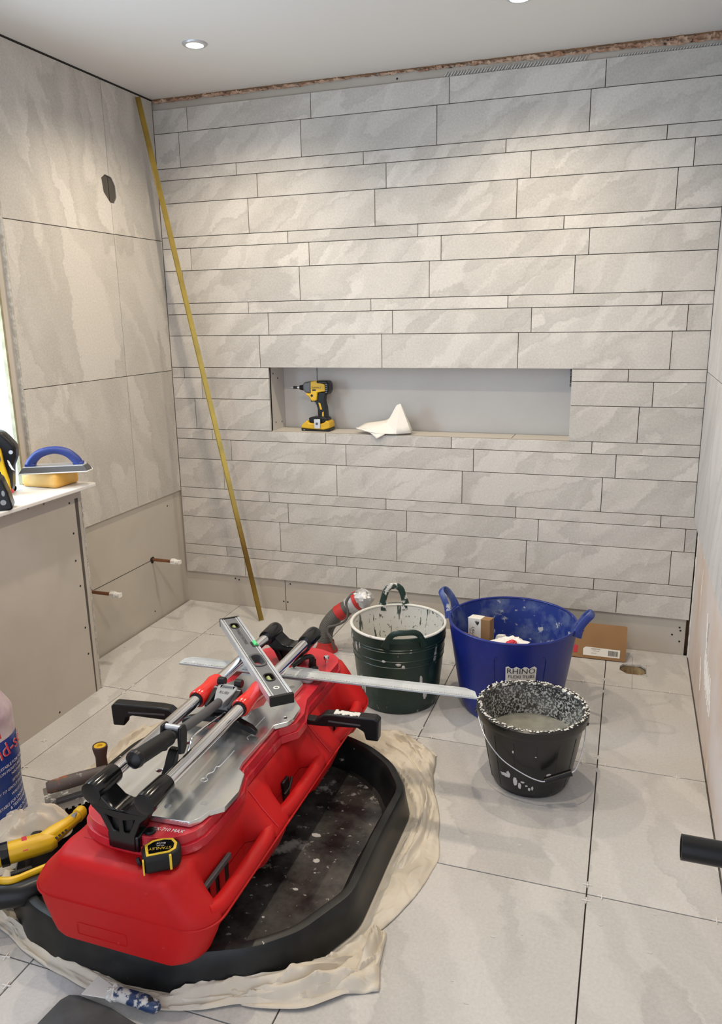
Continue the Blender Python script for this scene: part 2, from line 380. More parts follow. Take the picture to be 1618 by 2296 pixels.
# dark backing seen in the joints
MB().prism([(0.002, ZBT+.004), (2.43, ZBT+.004), (2.43, ZT-.004), (.002, ZT-.004)], .0085, .0119, mp=XZ, holes=[[(NX0-.002, NZ0-.001), (NX1+.002, NZ0-.001), (NX1+.002, ZN+.001), (NX0-.002, ZN+.001)]]).build('adhesive_bed', GROUT, bw, smooth=0)
# niche lining
ND = .172
MB().box((NX0-.02, ND, NZ0-.02), (.699, ND+.012, ZN+.03)).build('niche_board', BOARDN, bw, smooth=0)
MB().box((.7035, ND-.002, NZ0-.02), (NX1+.02, ND+.012, ZN+.03)).build('niche_board', BOARDN, bw, smooth=0)
MB().box((.697, ND+.008, NZ0), (.706, ND+.014, ZN)).build('joint_shadow_strip', DARK, bw, smooth=0)
MB().box((NX0-.012, .0108, NZ0-.01), (NX0, ND-.003, ZN+.01)).build('niche_board', BOARDN, bw, smooth=0)
MB().box((NX1, .011, NZ0-.01), (NX1+.012, ND-.003, ZN+.01)).build('niche_board', BOARDN, bw, smooth=0)
MB().box((NX0-.012, .011, ZN), (NX1+.012, ND, ZN+.012)).build('niche_board', BOARDN, bw, smooth=0)
MB().box((NX0, .011, NZ0-.012), (1.665, ND-.003, NZ0-.001)).build('niche_sill_board', TEDGE, bw, smooth=0)
MB().box((1.668, .011, NZ0-.012), (NX1, ND-.003, NZ0-.001)).build('niche_sill_board', TEDGE, bw, smooth=0)
bb = MB()
for k in range(5): bb.cyl((NX1-.004, .10+.004*math.sin(k), 1.14+.016*k), (NX1-.004, .10, 1.152+.016*k), .010, 8)
bb.build('adhesive_blob', DKGREY, bw)
screw_me = MB().lathe([(.0001, -.0006), (.0045, -.0006), (.0045, 0)], 8, M=Matrix.Rotation(PI/2, 4, 'X'), cap0=True, cap1=True).build('screw', DARK, bw)
screw_me.location = (.545, .0118, .048)
def screws(parent, pts, rz=0):
    for p in pts:
        o = screw_me.copy(); COL.objects.link(o); o.parent = parent; o.location = p; o.rotation_euler = (0, 0, rz)
screws(bw, [(.567, .0118, .046), (.297, .0118, .140), (.276, .0118, .145), (.585, .0118, .145), (1.188, .0118, .145), (1.19, .0118, .055), (2.416, .0118, .111), (2.384, .0118, .089), (2.415, .0118, .061), (2.412, .0118, .125), (1.16, .0118, 2.392)])
screws(bw, [(NX0+.0005, .06, .955), (NX0+.0005, .13, .95), (NX0+.0005, .05, 1.19), (NX0+.0005, .10, 1.165)], PI/2)
for x, z0, z1 in ((.557, 0, ZBT+.01), (1.182, 0, ZBT+.01)): MB().box((x-.0012, .0112, z0), (x+.0012, .0118, z1)).build('board_joint', DARK, bw, smooth=0)
# rough masonry strip and combed adhesive along the ceiling
b = MB(); n = 800
def strip(b, x0, x1, lo, hi, dep, rough, n):
    rows = 8; vs = []; fs = []
    for i in range(n+1):
        x = x0+(x1-x0)*i/n
        for k in range(rows):
            t = k/(rows-1); zz = lo(x)*(1-t)+hi(x)*t; d = dep+rough*(noise.noise(Vector((x*45, zz*90, 3)))+.6*noise.noise(Vector((x*140, zz*160, 7)))-.1)*(0 if k in (0, rows-1) else 1)
            vs.append((x, d, zz))
    for i in range(n):
        for k in range(rows-1): a = i*rows+k; fs.append((a, a+rows, a+rows+1, a+1))
    b.add(vs, fs)
nz = lambda x, s, a: a*noise.noise(Vector((x*s, 1.7, .3)))
edge = lambda x: HC-.012-.017*max(0, (x-1.15)/1.3)-.004*(1 if x < .8 else 0)+nz(x, 30, .005)+nz(x, 90, .003)
strip(b, .0, 2.45, edge, lambda x: HC+.001, .004, .016, n)
b.build('masonry_strip', BRICK, bw, smooth=60)
b = MB(); strip(b, .0, 2.45, lambda x: HC-.0055+nz(x, 25, .002), lambda x: HC+.001, -.002, .004, n); b.build('ceiling_edge', CEIL if False else WOODB, bw, smooth=60)
b = MB()
for i in range(46):
    x = 1.36+.012*i+random.uniform(-.002, .002); b.tube([(x, .008, ZT+.002), (x+.007, .006, ZT+.010+.002*math.sin(i)), (x+.011, .009, ZT+.017)], .0030, 5)
for i in range(40):
    x = 2.02+.010*i; b.tube([(x, .009, ZT+.001), (x+.005, .008, ZT+.008)], .0028, 5)
tag(b.build('combed_adhesive', COMB, bw), kind='stuff')

# left wall: board, tiles, cut-out for the socket, window opening
WY0, WY1, WZ0, WZ1 = -1.07, -2.17, .838, 1.84
oct_ = [(-.425, 2.030), (-.398, 2.047), (-.355, 2.040), (-.332, 2.008), (-.330, 1.962), (-.350, 1.937), (-.378, 1.937), (-.418, 1.975)]
lw = MB().prism([(YB, -.03), (.012, -.03), (.012, HC), (YB, HC)], -.022, -.010, mp=YZ, holes=[[(WY1, WZ0), (WY0, WZ0), (WY0, WZ1), (WY1, WZ1)], oct_]).build('wall_left', BOARD, smooth=0)
tag(lw, kind='structure')
def ltile(y0, y1, z0, z1, cut=None):
    if cut: b = MB().prism(cut, -.0095, 0, mp=YZ)
    else: b = MB().box((-.0095, y0+.0014, z0+.0014), (0, y1-.0014, z1-.0014))
    return b.build('tile', T_LEFT, lw, bevel=.0007, bseg=1, smooth=0)
J = -.3726; E = -1.018; zz = [.600, 1.205, 1.810, 2.415]
for k in range(2):
    ltile(J, -.001, zz[k], zz[k+1]); ltile(E, J, zz[k], zz[k+1])
a, bq, z0, z1 = J+.0014, -.0024, 1.8114, 2.4136
ltile(0, 0, 0, 0, [(a, z0), (bq, z0), (bq, z1), (a, z1), (a, 2.0435), (-.355, 2.040), (-.332, 2.008), (-.330, 1.962), (-.350, 1.937), (a, 1.937)])
a, bq = J-.0014, E+.0014
ltile(0, 0, 0, 0, [(a, z0), (a, 1.937), (-.378, 1.937), (-.418, 1.975), (-.425, 2.030), (-.398, 2.047), (a, 2.0435), (a, z1), (bq, z1), (bq, z0)])
ltile(-1.66, E-.012, 1.86, 2.4136); ltile(-2.27, -1.66, 1.86, 2.4136)
bk = MB().prism(oct_, -.070, -.045, mp=YZ); bk.build('socket_back', OLIVE, lw, smooth=0)
b = MB(); random.seed(4)
for k in range(26):
    y, z = random.uniform(-.42, -.338), random.uniform(1.945, 2.03); b.lathe([(.0001, .006), (random.uniform(.004, .011), 0), (.0001, -.003)], 6, M=frame((-.044, y, z), (0, 1, 0), z=(1, 0, .2)))
tag(b.build('rubble', COMB, lw, smooth=0), kind='stuff')
b = MB(); n = len(oct_)
for i in range(n):
    p, q = oct_[i], oct_[(i+1) % n]; b.add([(-.003, *p), (-.003, *q), (-.065, *q), (-.065, *p)], [(0, 1, 2, 3)])
b.build('socket_lining', MORTAR, lw, smooth=0)
b = MB()
for dy in (0, .012, -.014): b.tube(spline([(-.06, -.385+dy, 2.03), (-.03, -.395+dy, 2.0), (-.025, -.39+dy*1.5, 1.975), (-.045, -.375+dy, 1.95)]), .0035, 8)
b.build('cable', WHITEP, lw)
MB().box((-.0099, J-.0014, .6), (-.007, J+.0014, HC)).build('joint_shadow_strip', GROUT, lw, smooth=0)
MB().box((-.0100, E+.01, .602), (-.0070, -.003, 2.41)).build('adhesive_bed', GROUT, lw, smooth=0)
MB().box((-.012, E, 2.415), (.001, .0, HC)).build('ceiling_gap', DARK, lw, smooth=0)
MB().box((-.010, E-.010, .852), (.002, E-.001, HC)).build('corner_bead', BEAD, lw, smooth=0)
MB().box((-.022, WY0-.004, WZ0+.012), (-.006, WY0+.006, WZ1)).build('board_edge', OLIVE, lw, smooth=0)
MB().box((-.0095, E-.030, WZ1), (-.0085, E-.010, HC)).build('bare_strip', BRICK, lw, smooth=0)
screws(lw, [], 0)
for p in [(-.0098, -.95, .56), (-.0098, -.12, .545), (-.0098, -.30, .05)]:
    screws(lw, [p], PI/2)
b = MB().prism([(-.78, .311), (-.29, .311), (-.29, .3135), (-.78, .3135)], -.0100, -.0094, mp=YZ); b.build('board_joint', DARK, lw, smooth=0)
# reveal and window
wn = MB().box((-.24, WY1-.05, WZ0-.05), (-.195, WY0+.05, WZ0+.03)); wn.box((-.24, WY1-.05, WZ1-.03), (-.195, WY0+.05, WZ1+.05)); wn.box((-.24, WY1-.05, WZ0), (-.195, WY1+.03, WZ1)); wn.box((-.24, WY0-.03, WZ0), (-.195, WY0+.05, WZ1)); wn.box((-.235, -1.64, WZ0), (-.20, -1.60, WZ1))
wn = tag(wn.build('window_1', WHITEP, smooth=0, bevel=.003), kind='structure')
for y0, y1 in ((WY1+.03, -1.64), (-1.60, WY0-.03)): MB().box((-.225, y0, WZ0+.03), (-.219, y1, WZ1-.03)).build('pane', WINM, wn, smooth=0)
rv = MB().box((-.24, WY0, WZ0-.03), (-.022, WY0+.012, WZ1+.03)); rv.box((-.24, WY1-.012, WZ0-.03), (-.022, WY1, WZ1+.03)); rv.box((-.24, WY1, WZ1), (-.022, WY0, WZ1+.012))
tag(rv.build('trim_1', BOARD, smooth=0), kind='structure')
# boxing below the sill
BX, BY, SZ = .186, -.99, .838
bx = tag(MB().box((-.009, YB, -.009), (BX, BY, SZ-.002)).build('wall_left_boxing', BOARD, smooth=0, bevel=.001), kind='structure')
MB().prism([(-1.026, .0), (-1.020, .0), (-1.012, .80), (-1.030, .80)], BX+.0002, BX+.0008, mp=YZ).build('board_joint', GROUT, bx, smooth=0)
b = MB(); n = 90
for i in range(n): zz_ = .80*i/n; b.cyl((BX-.001, BY-.0035+nz(zz_, 60, .0015), zz_), (BX+.0018, BY-.0035, zz_), .0042+nz(zz_, 120, .001), 6)
tag(b.build('corner_mesh_bead', BEAD, bx), kind='stuff')
screws(bx, [(BX+.0005, -1.055, .671), (BX+.0005, -1.06, .564), (BX+.0005, -1.05, .459), (BX+.0005, -1.048, .286), (BX+.0005, -1.047, .175), (BX+.0005, -1.24, .02), (BX+.0005, -1.06, .79), (BX+.0005, -1.46, .02)], PI/2)
b = MB()
for i in range(26):
    y = -1.08-.026*i
    if i % 7 in (2, 5): continue
    b.tube([(BX+.0005, y, SZ-.006+nz(y, 20, .01)), (BX+.001, y-.009, SZ-.012+nz(y, 33, .02)), (BX+.0005, y-.018, SZ-.010+nz(y, 61, .022)), (BX+.0005, y-.026, SZ-.006+nz(y, 41, .01))], .0010+.0022*abs(nz(y, 9, 1)), 4)
tag(b.build('adhesive_smear', GROUT, bx), kind='stuff')
sl = MB().prism(rrect(-.19, -2.2, .240, -.958, .012), SZ, SZ+.014).prism([(-.19, -2.2), (-.012, -2.2), (-.012, WY0-.001), (-.19, WY0-.001)], SZ, SZ+.0139)
sl = MB().prism([(-.19, -2.165), (.24, -2.165), (.24, -.966), (.232, -.958), (.001, -.958), (.001, WY0-.002), (-.19, WY0-.002)], SZ, SZ+.014)
sill = tag(sl.build('windowsill', SILLM, smooth=0, bevel=.003), 'white laminate windowsill board under the bright window', 'windowsill')
SILLZ = SZ+.014

# right wall: bare plaster below, tiles above
rw = tag(MB().prism([(YB, -.03), (.25, -.03), (.25, HC), (YB, HC)], 2.4528, 2.50, mp=YZ).build('wall_right', SKIM, smooth=0), kind='structure')
RY = [-.002, -.43, -1.032, -1.634, -2.236, -2.838]
for i in range(len(RY)-1):
    for k in range(3):
        MB().box((2.4288, RY[i+1]+.0014, zz[k]+.008+.0014), (2.4420, RY[i]-.0014, zz[k+1]+.008-.0014 if k < 2 else HC-.004)).build('tile', T_RIGHT, rw, bevel=.0007, bseg=1, smooth=0)
MB().box((2.4421, RY[-1], .60), (2.4527, -.003, HC)).build('adhesive_bed', GROUT, rw, smooth=0)
b = MB()
for i in range(60):
    z_ = .01*i; b.tube([(2.4525, -.006+nz(z_, 40, .004), z_), (2.4525, -.006+nz(z_+.01, 40, .004), z_+.011)], .0045+.002*nz(z_, 55, 1), 5)
b.build('adhesive_bed', RIMW, rw)
b = MB()
for (y0, z0) in ((-.62, .30), (-.66, .30), (-.70, .29), (-.74, .285), (-.78, .28), (-.82, .285), (-.58, .42), (-.50, .22)):
    for k in range(3): b.tube([(2.4526, y0-.02*k, z0-.03*k), (2.4526, y0-.02*k-.012, z0-.03*k-.05)], .0018, 4)
tag(b.build('adhesive_streak', PAPERW, rw), kind='stuff')
MB().prism([(-.64, .335), (-.62, .33), (-.625, .40), (-.65, .41)], 2.4520, 2.4526, mp=YZ).build('gouge', BEAD, rw, smooth=0)
b = MB()
for i in range(130):
    y = -.02-.03*i; b.tube([(2.4515, y, .0015), (2.4515+nz(y, 20, .003), y-.03, .0015)], .002+.0012*abs(nz(y, 30, 1)), 4)
b.build('floor_gap', GROUT, rw)

# ------------------------------------------------------------------ ceiling downlights
dl_lab = ['recessed ceiling downlight nearer the left wall', 'recessed ceiling downlight at the top edge nearer the right wall', 'recessed ceiling downlight left of the middle pair', 'recessed ceiling downlight right of the middle pair',
          'recessed ceiling downlight left, nearest the viewer', 'recessed ceiling downlight right, nearest the viewer']
for (x, y), lb in zip(LAMPS[:4], dl_lab):
    t = thing('downlight', (x, y, HC), lb, 'downlight', 'recessed downlights in the ceiling')
    MB().lathe([(.030, -.003), (.032, -.0075), (.043, -.0055), (.046, -.0005), (.046, .001), (.030, .001)], 36, (x, y, HC)).build('bezel', ALU, t)
    MB().lathe([(.0001, -.004), (.022, -.0052), (.030, -.003), (.030, 0), (.0001, 0)], 30, (x, y, HC)).build('lens', LEDM, t)

# ------------------------------------------------------------------ metal trim leaning in the corner
P0, P1 = Vector((.497, -.152, .003)), Vector((.020, -.140, 2.400))
t = thing('angle_trim', P0, 'long brass metal edge trim leaning in the corner between left and tiled walls', 'trim')
M = frame(P0, P1-P0, y=(.86, .40, .12)); L = (P1-P0).length
MB(M).box((0, -.0115, 0), (L, .0115, .0014)).build('face_strip', GOLD, t, smooth=0, bevel=.0004)
MB(M).box((0, -.0115, -.009), (L, -.0100, 0)).build('edge_strip', GOLD, t, smooth=0)
for k in range(17):
    text('lettering', 'TILEEASY', .012, M @ Matrix.Translation((.07+.14*k, -.003, .0016)), GOLDMARK, t, sx=1.7)
b = MB(M)
for k in range(17): b.box((.135+.14*k, -.007, .0014), (.150+.14*k, -.002, .0017))
b.build('slot', GOLDMARK, t, smooth=0)

# ------------------------------------------------------------------ capped copper pipes on the left wall
for y, lb in ((-.288, 'capped copper pipe stub nearer the back corner'), (-.763, 'capped copper pipe stub nearer the windowsill')):
    t = thing('pipe_stub', (-.010, y, .315), lb, 'pipe', 'capped pipe stubs on the left wall')
    MB().cyl((-.010, y, .315), (.108, y, .315), .0075, 16).build('pipe', COPPER, t)
    MB().lathe([(.0075, .0), (.013, .0), (.014, -.001), (.0165, .0015), (.013, .003), (.0075, .002)], 18, M=frame((-.0098, y, .313), (0, 1, 0), z=(1, 0, 0)), fn=lambda a, z: 1+.12*math.sin(3*a)).build('ragged_hole', DARK, t)
    c = MB().lathe([(.0078, .098), (.012, .098), (.0135, .103), (.0135, .122), (.0115, .124), (.0112, .145), (.0001, .145)], 14, M=frame((0, y, .315), (0, 1, 0), z=(1, 0, 0)), cap0=True, cap1=True)
    c.box((.142, y-.011, .306), (.148, y+.011, .324)).build('cap', WHITEP, t)
    b = MB()
    for k in range(6):
        a = k*PI/3; b.box((.100, -.0015, .012), (.122, .0015, .0155), M=Matrix.Translation((0, y, .315)) @ Matrix.Rotation(a, 4, 'X'))
    b.build('cap_rib', WHITEP, t, smooth=0)

# ------------------------------------------------------------------ niche: impact driver and paper bag
def C4(cx, cy): return (.468+cx*.000495, 1.2650-cy*.000472)
def P(pts): return [C4(*p) for p in pts]
dy = .085
t = thing('impact_driver', (.735, dy, NZ0), 'yellow and black cordless impact driver standing in the wall niche', 'power tool')
PT = {}
def pr(pts, w, name, mat, bev=.004, par=None):
    o = pr_(pts, w, name, mat, bev, PT.get(par)); PT[name] = o; return o
def pr_(pts, w, name, mat, bev=.004, par=None): return MB().prism(P(pts), dy-w, dy+w, mp=XZ).build(name, mat, par or t, bevel=bev, bseg=3)
pr([(492, 237), (552, 228), (640, 262), (645, 330), (560, 345), (550, 425), (500, 432), (470, 385), (445, 372), (440, 352), (492, 356)], .030, 'body', YEL)
pr([(408, 262), (430, 244), (494, 236), (494, 356), (436, 350), (412, 325)], .028, 'nose_housing', NOSEG, .008)
pr([(552, 229), (655, 228), (678, 260), (680, 330), (655, 368), (630, 372), (640, 350), (640, 262), (556, 255)], .031, 'motor_cap', BLK, .006)
x0, z0 = C4(360, 302); x1, _ = C4(412, 302)
MB().cyl((x0, dy, z0), (x1, dy, z0), .0105, 16, .016).build('chuck', BLK, t)
xa, _ = C4(292, 302); xb, _ = C4(332, 302); xc, _ = C4(262, 302)
MB().cyl((xa, dy, z0), (xb, dy, z0), .0065, 12).build('bit_sleeve', BLK, t)
MB().cyl((xb, dy, z0), (x0, dy, z0), .0045, 6).cyl((xa, dy, z0), (xc, dy, z0), .0028, 6, .001).build('bit', ALU, t)
pr([(545, 345), (640, 350), (625, 380), (618, 430), (634, 500), (640, 595), (560, 595), (556, 530), (540, 470), (525, 440), (498, 432), (500, 425), (548, 425)], .0175, 'grip', BLK, .006)
pr([(470, 392), (493, 392), (497, 440), (475, 443), (472, 420)], .008, 'trigger', BLKR, .003)
pr([(560, 448), (580, 452), (598, 515), (578, 520)], .0185, 'grip_inlay', YEL, .001, 'grip')
pr([(597, 545), (612, 535), (613, 586), (595, 586)], .0185, 'grip_inlay', YEL, .001, 'grip')
pr([(462, 600), (520, 588), (640, 590), (664, 618), (640, 645), (585, 655), (470, 652)], .030, 'foot', BLK, .006)
pr([(385, 705), (388, 678), (452, 622), (470, 652), (585, 658), (628, 645), (645, 620), (676, 636), (685, 672), (685, 700), (620, 718), (460, 712)], .036, 'battery', YEL, .006)
pr([(385, 704), (460, 711), (620, 717), (685, 700), (683, 728), (660, 744), (395, 744)], .037, 'battery_base', BLK, .004, 'battery')
hk = MB().box((C4(527, 0)[0], dy-.042, C4(0, 705)[1]), (C4(592, 0)[0], dy-.038, C4(0, 610)[1])).build('belt_hook', ALU, t, bevel=.002)
MB().cyl((C4(558, 0)[0], dy-.0425, C4(0, 655)[1]), (C4(558, 0)[0], dy-.044, C4(0, 655)[1]), .006, 10).build('hook_screw', DKGREY, hk)
MX = lambda cx, cy, off: Matrix.Translation((C4(cx, cy)[0], dy-off, C4(cx, cy)[1])) @ Matrix.Rotation(PI/2, 4, 'X')
text('lettering', 'DeWALT', .0125, MX(556, 296, .0303), INK, PT['body'])
MB().box((C4(512, 0)[0], dy-.0307, C4(0, 328)[1]), (C4(548, 0)[0], dy-.0301, C4(0, 313)[1])).build('badge', INK, PT['body'], smooth=0)
b = MB()
for k in range(5):
    c = C4(655, 262+k*20); b.box((c[0]-.004, dy-.0316, c[1]-.0012), (c[0]+.004, dy-.0308, c[1]+.0012))
b.build('vent', GREYP, PT['motor_cap'], smooth=0)
c = C4(505, 375); MB().cyl((c[0], dy-.032, c[1]), (c[0], dy-.029, c[1]), .006, 12).build('switch', BLK, t)
text('lettering', '18V', .006, MX(420, 722, .0373), WINK, PT['battery'])

# crumpled paper bag: folded sheet with a standing corner
def sheet(pts2, tris, name, mat, parent=None, loc=None, th=.0012, sub=2):
    b = MB().add(pts2, tris); o = b.build(name, mat, parent, loc, smooth=25)
    m = o.modifiers.new('sub', 'SUBSURF'); m.subdivision_type = 'SIMPLE'; m.levels = m.render_levels = sub
    tx = bpy.data.textures.new('crumple', 'CLOUDS'); tx.noise_scale = .03; d = o.modifiers.new('crumple', 'DISPLACE'); d.texture = tx; d.strength = .006; d.mid_level = .5; d.texture_coords = 'LOCAL'
    s = o.modifiers.new('thick', 'SOLIDIFY'); s.thickness = th; return o
t = thing('paper_bag', (1.10, .05, NZ0), 'empty white paper sack lying crumpled in the wall niche', 'paper bag')
z0 = NZ0+.004
sheet([(.945, .03, z0+.018), (.97, .09, z0+.035), (1.06, .12, z0+.048), (1.125, .10, z0+.075), (1.20, .10, z0+.01), (1.215, .02, z0+.006), (1.15, -.005, z0+.002), (1.06, -.01, z0+.004), (1.00, -.004, z0+.012), (1.09, .05, z0+.045), (1.158, .045, z0+.135), (1.138, .05, z0+.13), (1.132, .06, z0+.095)],
      [(0, 8, 9), (0, 9, 1), (1, 9, 2), (2, 9, 3), (8, 7, 9), (7, 6, 9), (9, 6, 10), (9, 10, 11), (9, 11, 12), (12, 3, 9), (6, 5, 10), (5, 4, 10), (4, 3, 12), (4, 12, 10), (10, 12, 11)], 'bag_body', PAPERW, t)
sheet([(.955, .0, z0+.028), (1.03, -.006, z0+.004), (1.062, -.020, z0-.020), (1.10, -.010, z0+.002), (1.05, .03, z0+.012)], [(0, 1, 4), (1, 2, 3), (1, 3, 4)], 'bag_flap', PAPERW, t)

# ------------------------------------------------------------------ windowsill: sponge, grout float, tools, tube
sp = MB().prism(rrect(.008, -1.100, .172, -.966, .018), SILLZ, SILLZ+.056).build('sponge', YELD, loc=(.09, -1.03, SILLZ), bevel=.014, bseg=4)
tag(sp, 'amber yellow rectangular sponge under the blue handled float', 'sponge')
FA, FB = Vector((.050, -1.150, 0)), Vector((.250, -1.040, 0)); fz = SILLZ+.0575
t = thing('grout_float', (.13, -1.05, fz), 'grout float with blue arched handle lying on the yellow sponge', 'grout float')
M = frame((.140, -1.060, fz), FB-FA, z=(0, 0, 1)); HL = .122
MB(M).prism([(-HL, -.045), (HL, -.045), (HL+.012, .0), (HL, .050), (-HL, .050)], 0, .004).build('rubber_face', WHITEP, t, bevel=.001)
b = MB(M).loft([[(-HL+.002, -.043, .004), (HL-.002, -.043, .004), (HL+.010, .0, .004), (HL-.002, .048, .004), (-HL+.002, .048, .004)], [(-HL+.014, -.034, .022), (HL-.014, -.034, .022), (HL-.004, .0, .022), (HL-.014, .040, .022), (-HL+.014, .040, .022)]])
b.build('foam_block', DKGREY, t)
MB(M).prism([(-HL+.016, -.032), (HL-.016, -.032), (HL-.008, .0), (HL-.016, .038), (-HL+.016, .038)], .022, .0245).build('back_plate', ALU, t, bevel=.0005)
ar = spline([(-.088, 0, .024), (-.080, 0, .040), (-.050, 0, .068), (0, 0, .080), (.045, 0, .070), (.075, 0, .044), (.086, 0, .024)], 5)
MB(M).tube(ar, [.014+.004*abs(math.cos(PI*i/(len(ar)-1))) for i in range(len(ar))], 14, sq=.95, upv=(1, 0, 0)).build('handle', BLUEH, t)
for x_ in (-.104, .066): MB(M).box((x_, -.016, .0245), (x_+.038, .016, .034)).build('handle_foot', BLUEH, t, bevel=.003)

t = thing('cordless_nailer', (.03, -1.28, SILLZ), 'yellow and black cordless power tool standing against the window reveal', 'power tool')
M = frame((.015, -1.245, SILLZ), (.86, .51, 0), z=(0, 0, 1))
MP = lambda u, v, w: (u, w, v)
MB(M).prism([(-.07, 0), (.062, 0), (.072, .03), (.080, .10), (.096, .135), (.098, .175), (.080, .200), (.060, .225), (.030, .235), (-.02, .238), (-.07, .23)], -.020, .045, mp=MP).build('housing', BLK, t, bevel=.012, bseg=3)
MB(M).prism([(-.07, .228), (-.01, .224), (.030, .205), (.052, .165), (.056, .115), (.066, .06), (.068, .005), (.058, .005), (.050, .05), (.043, .088), (.022, .108), (-.01, .112), (-.07, .115)], -.034, -.018, mp=MP).build('side_cover', YEL, t, bevel=.003)
MB(M).cyl((.035, -.036, .135), (.035, -.019, .135), .014, 16).build('knob', DKGREY, t)
MB(M).cyl((.082, -.024, .155), (.082, -.016, .155), .007, 12).build('bolt', ALU, t)
MB(M).prism([(.066, .128), (.072, .124), (.082, .098), (.088, .088), (.078, .092), (.070, .108)], -.0215, -.0200, mp=MP).build('sticker', WINK, t)
MB(M).box((-.02, -.0215, .02), (.035, -.0195, .095)).build('grille', BLKR, t, bevel=.002)
t = thing('tool_charger', (.16, -1.42, SILLZ), 'black tool block with round grey screws at the front of the sill', 'charger')
M = frame((.138, -1.458, SILLZ), (.80, .60, 0), z=(0, 0, 1))
MB(M).prism([(-.08, 0), (.115, 0), (.122, .008), (.112, .06), (.098, .105), (.060, .135), (-.08, .16)], -.03, .045, mp=MP).build('housing', BLK, t, bevel=.006, bseg=3)
MB(M).cyl((.095, -.0312, .028), (.095, -.0295, .028), .009, 18).build('round_screw', GREYP, t)
MB(M).prism(circ(.098, .058, .005, 14, .010), -.0312, -.0295, mp=MP).build('round_screw', GREYP, t)
MB(M).prism([(.120, .052), (.129, .056), (.120, .066)], -.01, .01, mp=MP).build('orange_tab', REDG, t)
t = thing('vacuum_tube', (.05, -1.14, SILLZ), 'short black open tube lying beside the sponge', 'tube')
b = MB(); A, B = Vector((-.004, -1.168, SILLZ+.012)), Vector((.044, -1.172, SILLZ+.0115))
b.tube([A, B], .0112, 18, caps=False).tube([B, A], .0088, 18, caps=False); b.build('tube_wall', BLK, t)
MB().cyl(A, A+Vector((.002, 0, 0)), .0108, 18).build('tube_stop', DARK, t)

# ------------------------------------------------------------------ floor: vacuum hose stub
t = thing('hose', (.932, -.385, 0), 'ribbed grey hose with red tape collars rising from the floor behind the green tub', 'hose')
hp = spline([(.929, -.385, .0), (.926, -.385, .06), (.938, -.38, .115), (.975, -.372, .165), (1.02, -.365, .200), (1.055, -.36, .225)], 16)
MB().tube(hp, [.0335+.0012*(i % 2) for i in range(len(hp))], 20).build('ribbed_hose', HOSEG, t, smooth=0)
MB().lathe([(.0345, 0), (.053, 0), (.051, .006), (.040, .026), (.0375, .044), (.0345, .045)], 26, (.930, -.385, .001)).build('collar', REDT, t)
MB().tube(hp[52:64], .037, 20, caps=True).build('tape_band', REDT, t)
MB().tube([(1.035, -.363, .212), (1.062, -.36, .232), (1.085, -.36, .245)], [.038, .042, .040], 20).build('foil_wrap', FOILM, t)
MB().tube([(1.07, -.36, .240), (1.085, -.36, .249)], [.0445, .043], 20).build('tape_band', REDT, t)
crumple('foil_wrap', (1.100, -.362, .255), .047, .044, .042, FOILM, t, 8, .22)
MB().tube(spline([(.985, -.420, .025), (.975, -.430, .075), (.955, -.425, .105), (.960, -.420, .128), (.995, -.415, .140), (1.035, -.412, .165), (1.045, -.405, .200), (1.035, -.395, .245), (1.055, -.378, .275), (1.085, -.37, .285)], 6), .0055, 8).build('cable', HOSEG, t)

# ------------------------------------------------------------------ tubs and bucket
def lathe_wall(t, c, rb, rt, h, th, out, inn, rim, zb=.006, rimr=.006, fn=None, brim=None):
    rz = lambda z: rb+(rt-rb)*(z/h)**.85
    prof = [(.0001, 0), (rb*.55, 0), (rb-.012, .0), (rb-.003, .004), (rb, .012)]+[(rz(h*k/12), h*k/12) for k in range(1, 13)]
    MB().lathe(prof, 72, c, fn=fn, cap0=False).build('wall', out, t)
    ip = [(rz(h)-.0005, h)]+[(rz(h*k/12)-th, h*k/12) for k in range(12, 0, -1)]+[(rb-th-.006, zb+.004), (.0001, zb)]
    MB().lathe(ip, 72, c, fn=fn).build('lining', inn, t)
    MB().lathe([(rt-th-.001+(rimr+th/2)*(1-math.cos(a))*.5*0+rimr*math.cos(a)+th/2, h+rimr*.8*math.sin(a)) for a in [2*PI*k/8 for k in range(9)]], 72, c, fn=fn).build('rim', rim, t)
    return rz
def rim_handle(t, c, r, h, phi, dphi, rise, lean, mat, rad=.010, foot=.035):
    """arched handle that follows the rim"""
    pts = []; n = 22
    for i in range(n+1):
        s = -1+2*i/n; e = (1-abs(s)**3.2); a = phi+dphi*(s*(1-.10*e)); rr = r+lean*e
        pts.append((c[0]+rr*math.cos(a), c[1]+rr*math.sin(a), c[2]+h-foot*(abs(s)**6)+rise*e**.62))
    b = MB().tube(pts, [rad*(1.5 if i in (0, n) else 1.0) for i in range(n+1)], 10, sq=.42, upv=(0, 0, 1)); 
    w = MB.__new__(MB)
    lo = []
    for s, z in [(k/10-1, 0) for k in range(21)]: lo.append(((phi+dphi*.86*s), rr))
    rings = []
    for a, _ in lo:
        x, y = math.cos(a), math.sin(a)
        rings.append([(c[0]+(r+o)*x, c[1]+(r+o)*y, c[2]+h+zz_) for o, zz_ in ((-.003, -.012), (.004, -.012), (.004, .006), (-.003, .006))])
    b.loft(rings)
    return b.build('handle', mat, t)
cg = (1.362, -.708, 0)
t = thing('rubber_tub', cg, 'dark green rubber tub coated inside with white plaster, between the hose and the blue tub', 'tub', 'flexible tubs by the back wall')
lathe_wall(t, cg, .150, .183, .315, .005, GREEN, GREENIN, RIMW)
rim_handle(t, cg, .182, .315, math.radians(112), .27, .080, -.006, GREENH, .013, .02)
rim_handle(t, cg, .185, .315, math.radians(-66), .40, .030, .0, GREEN, .011, .03)
b = MB()
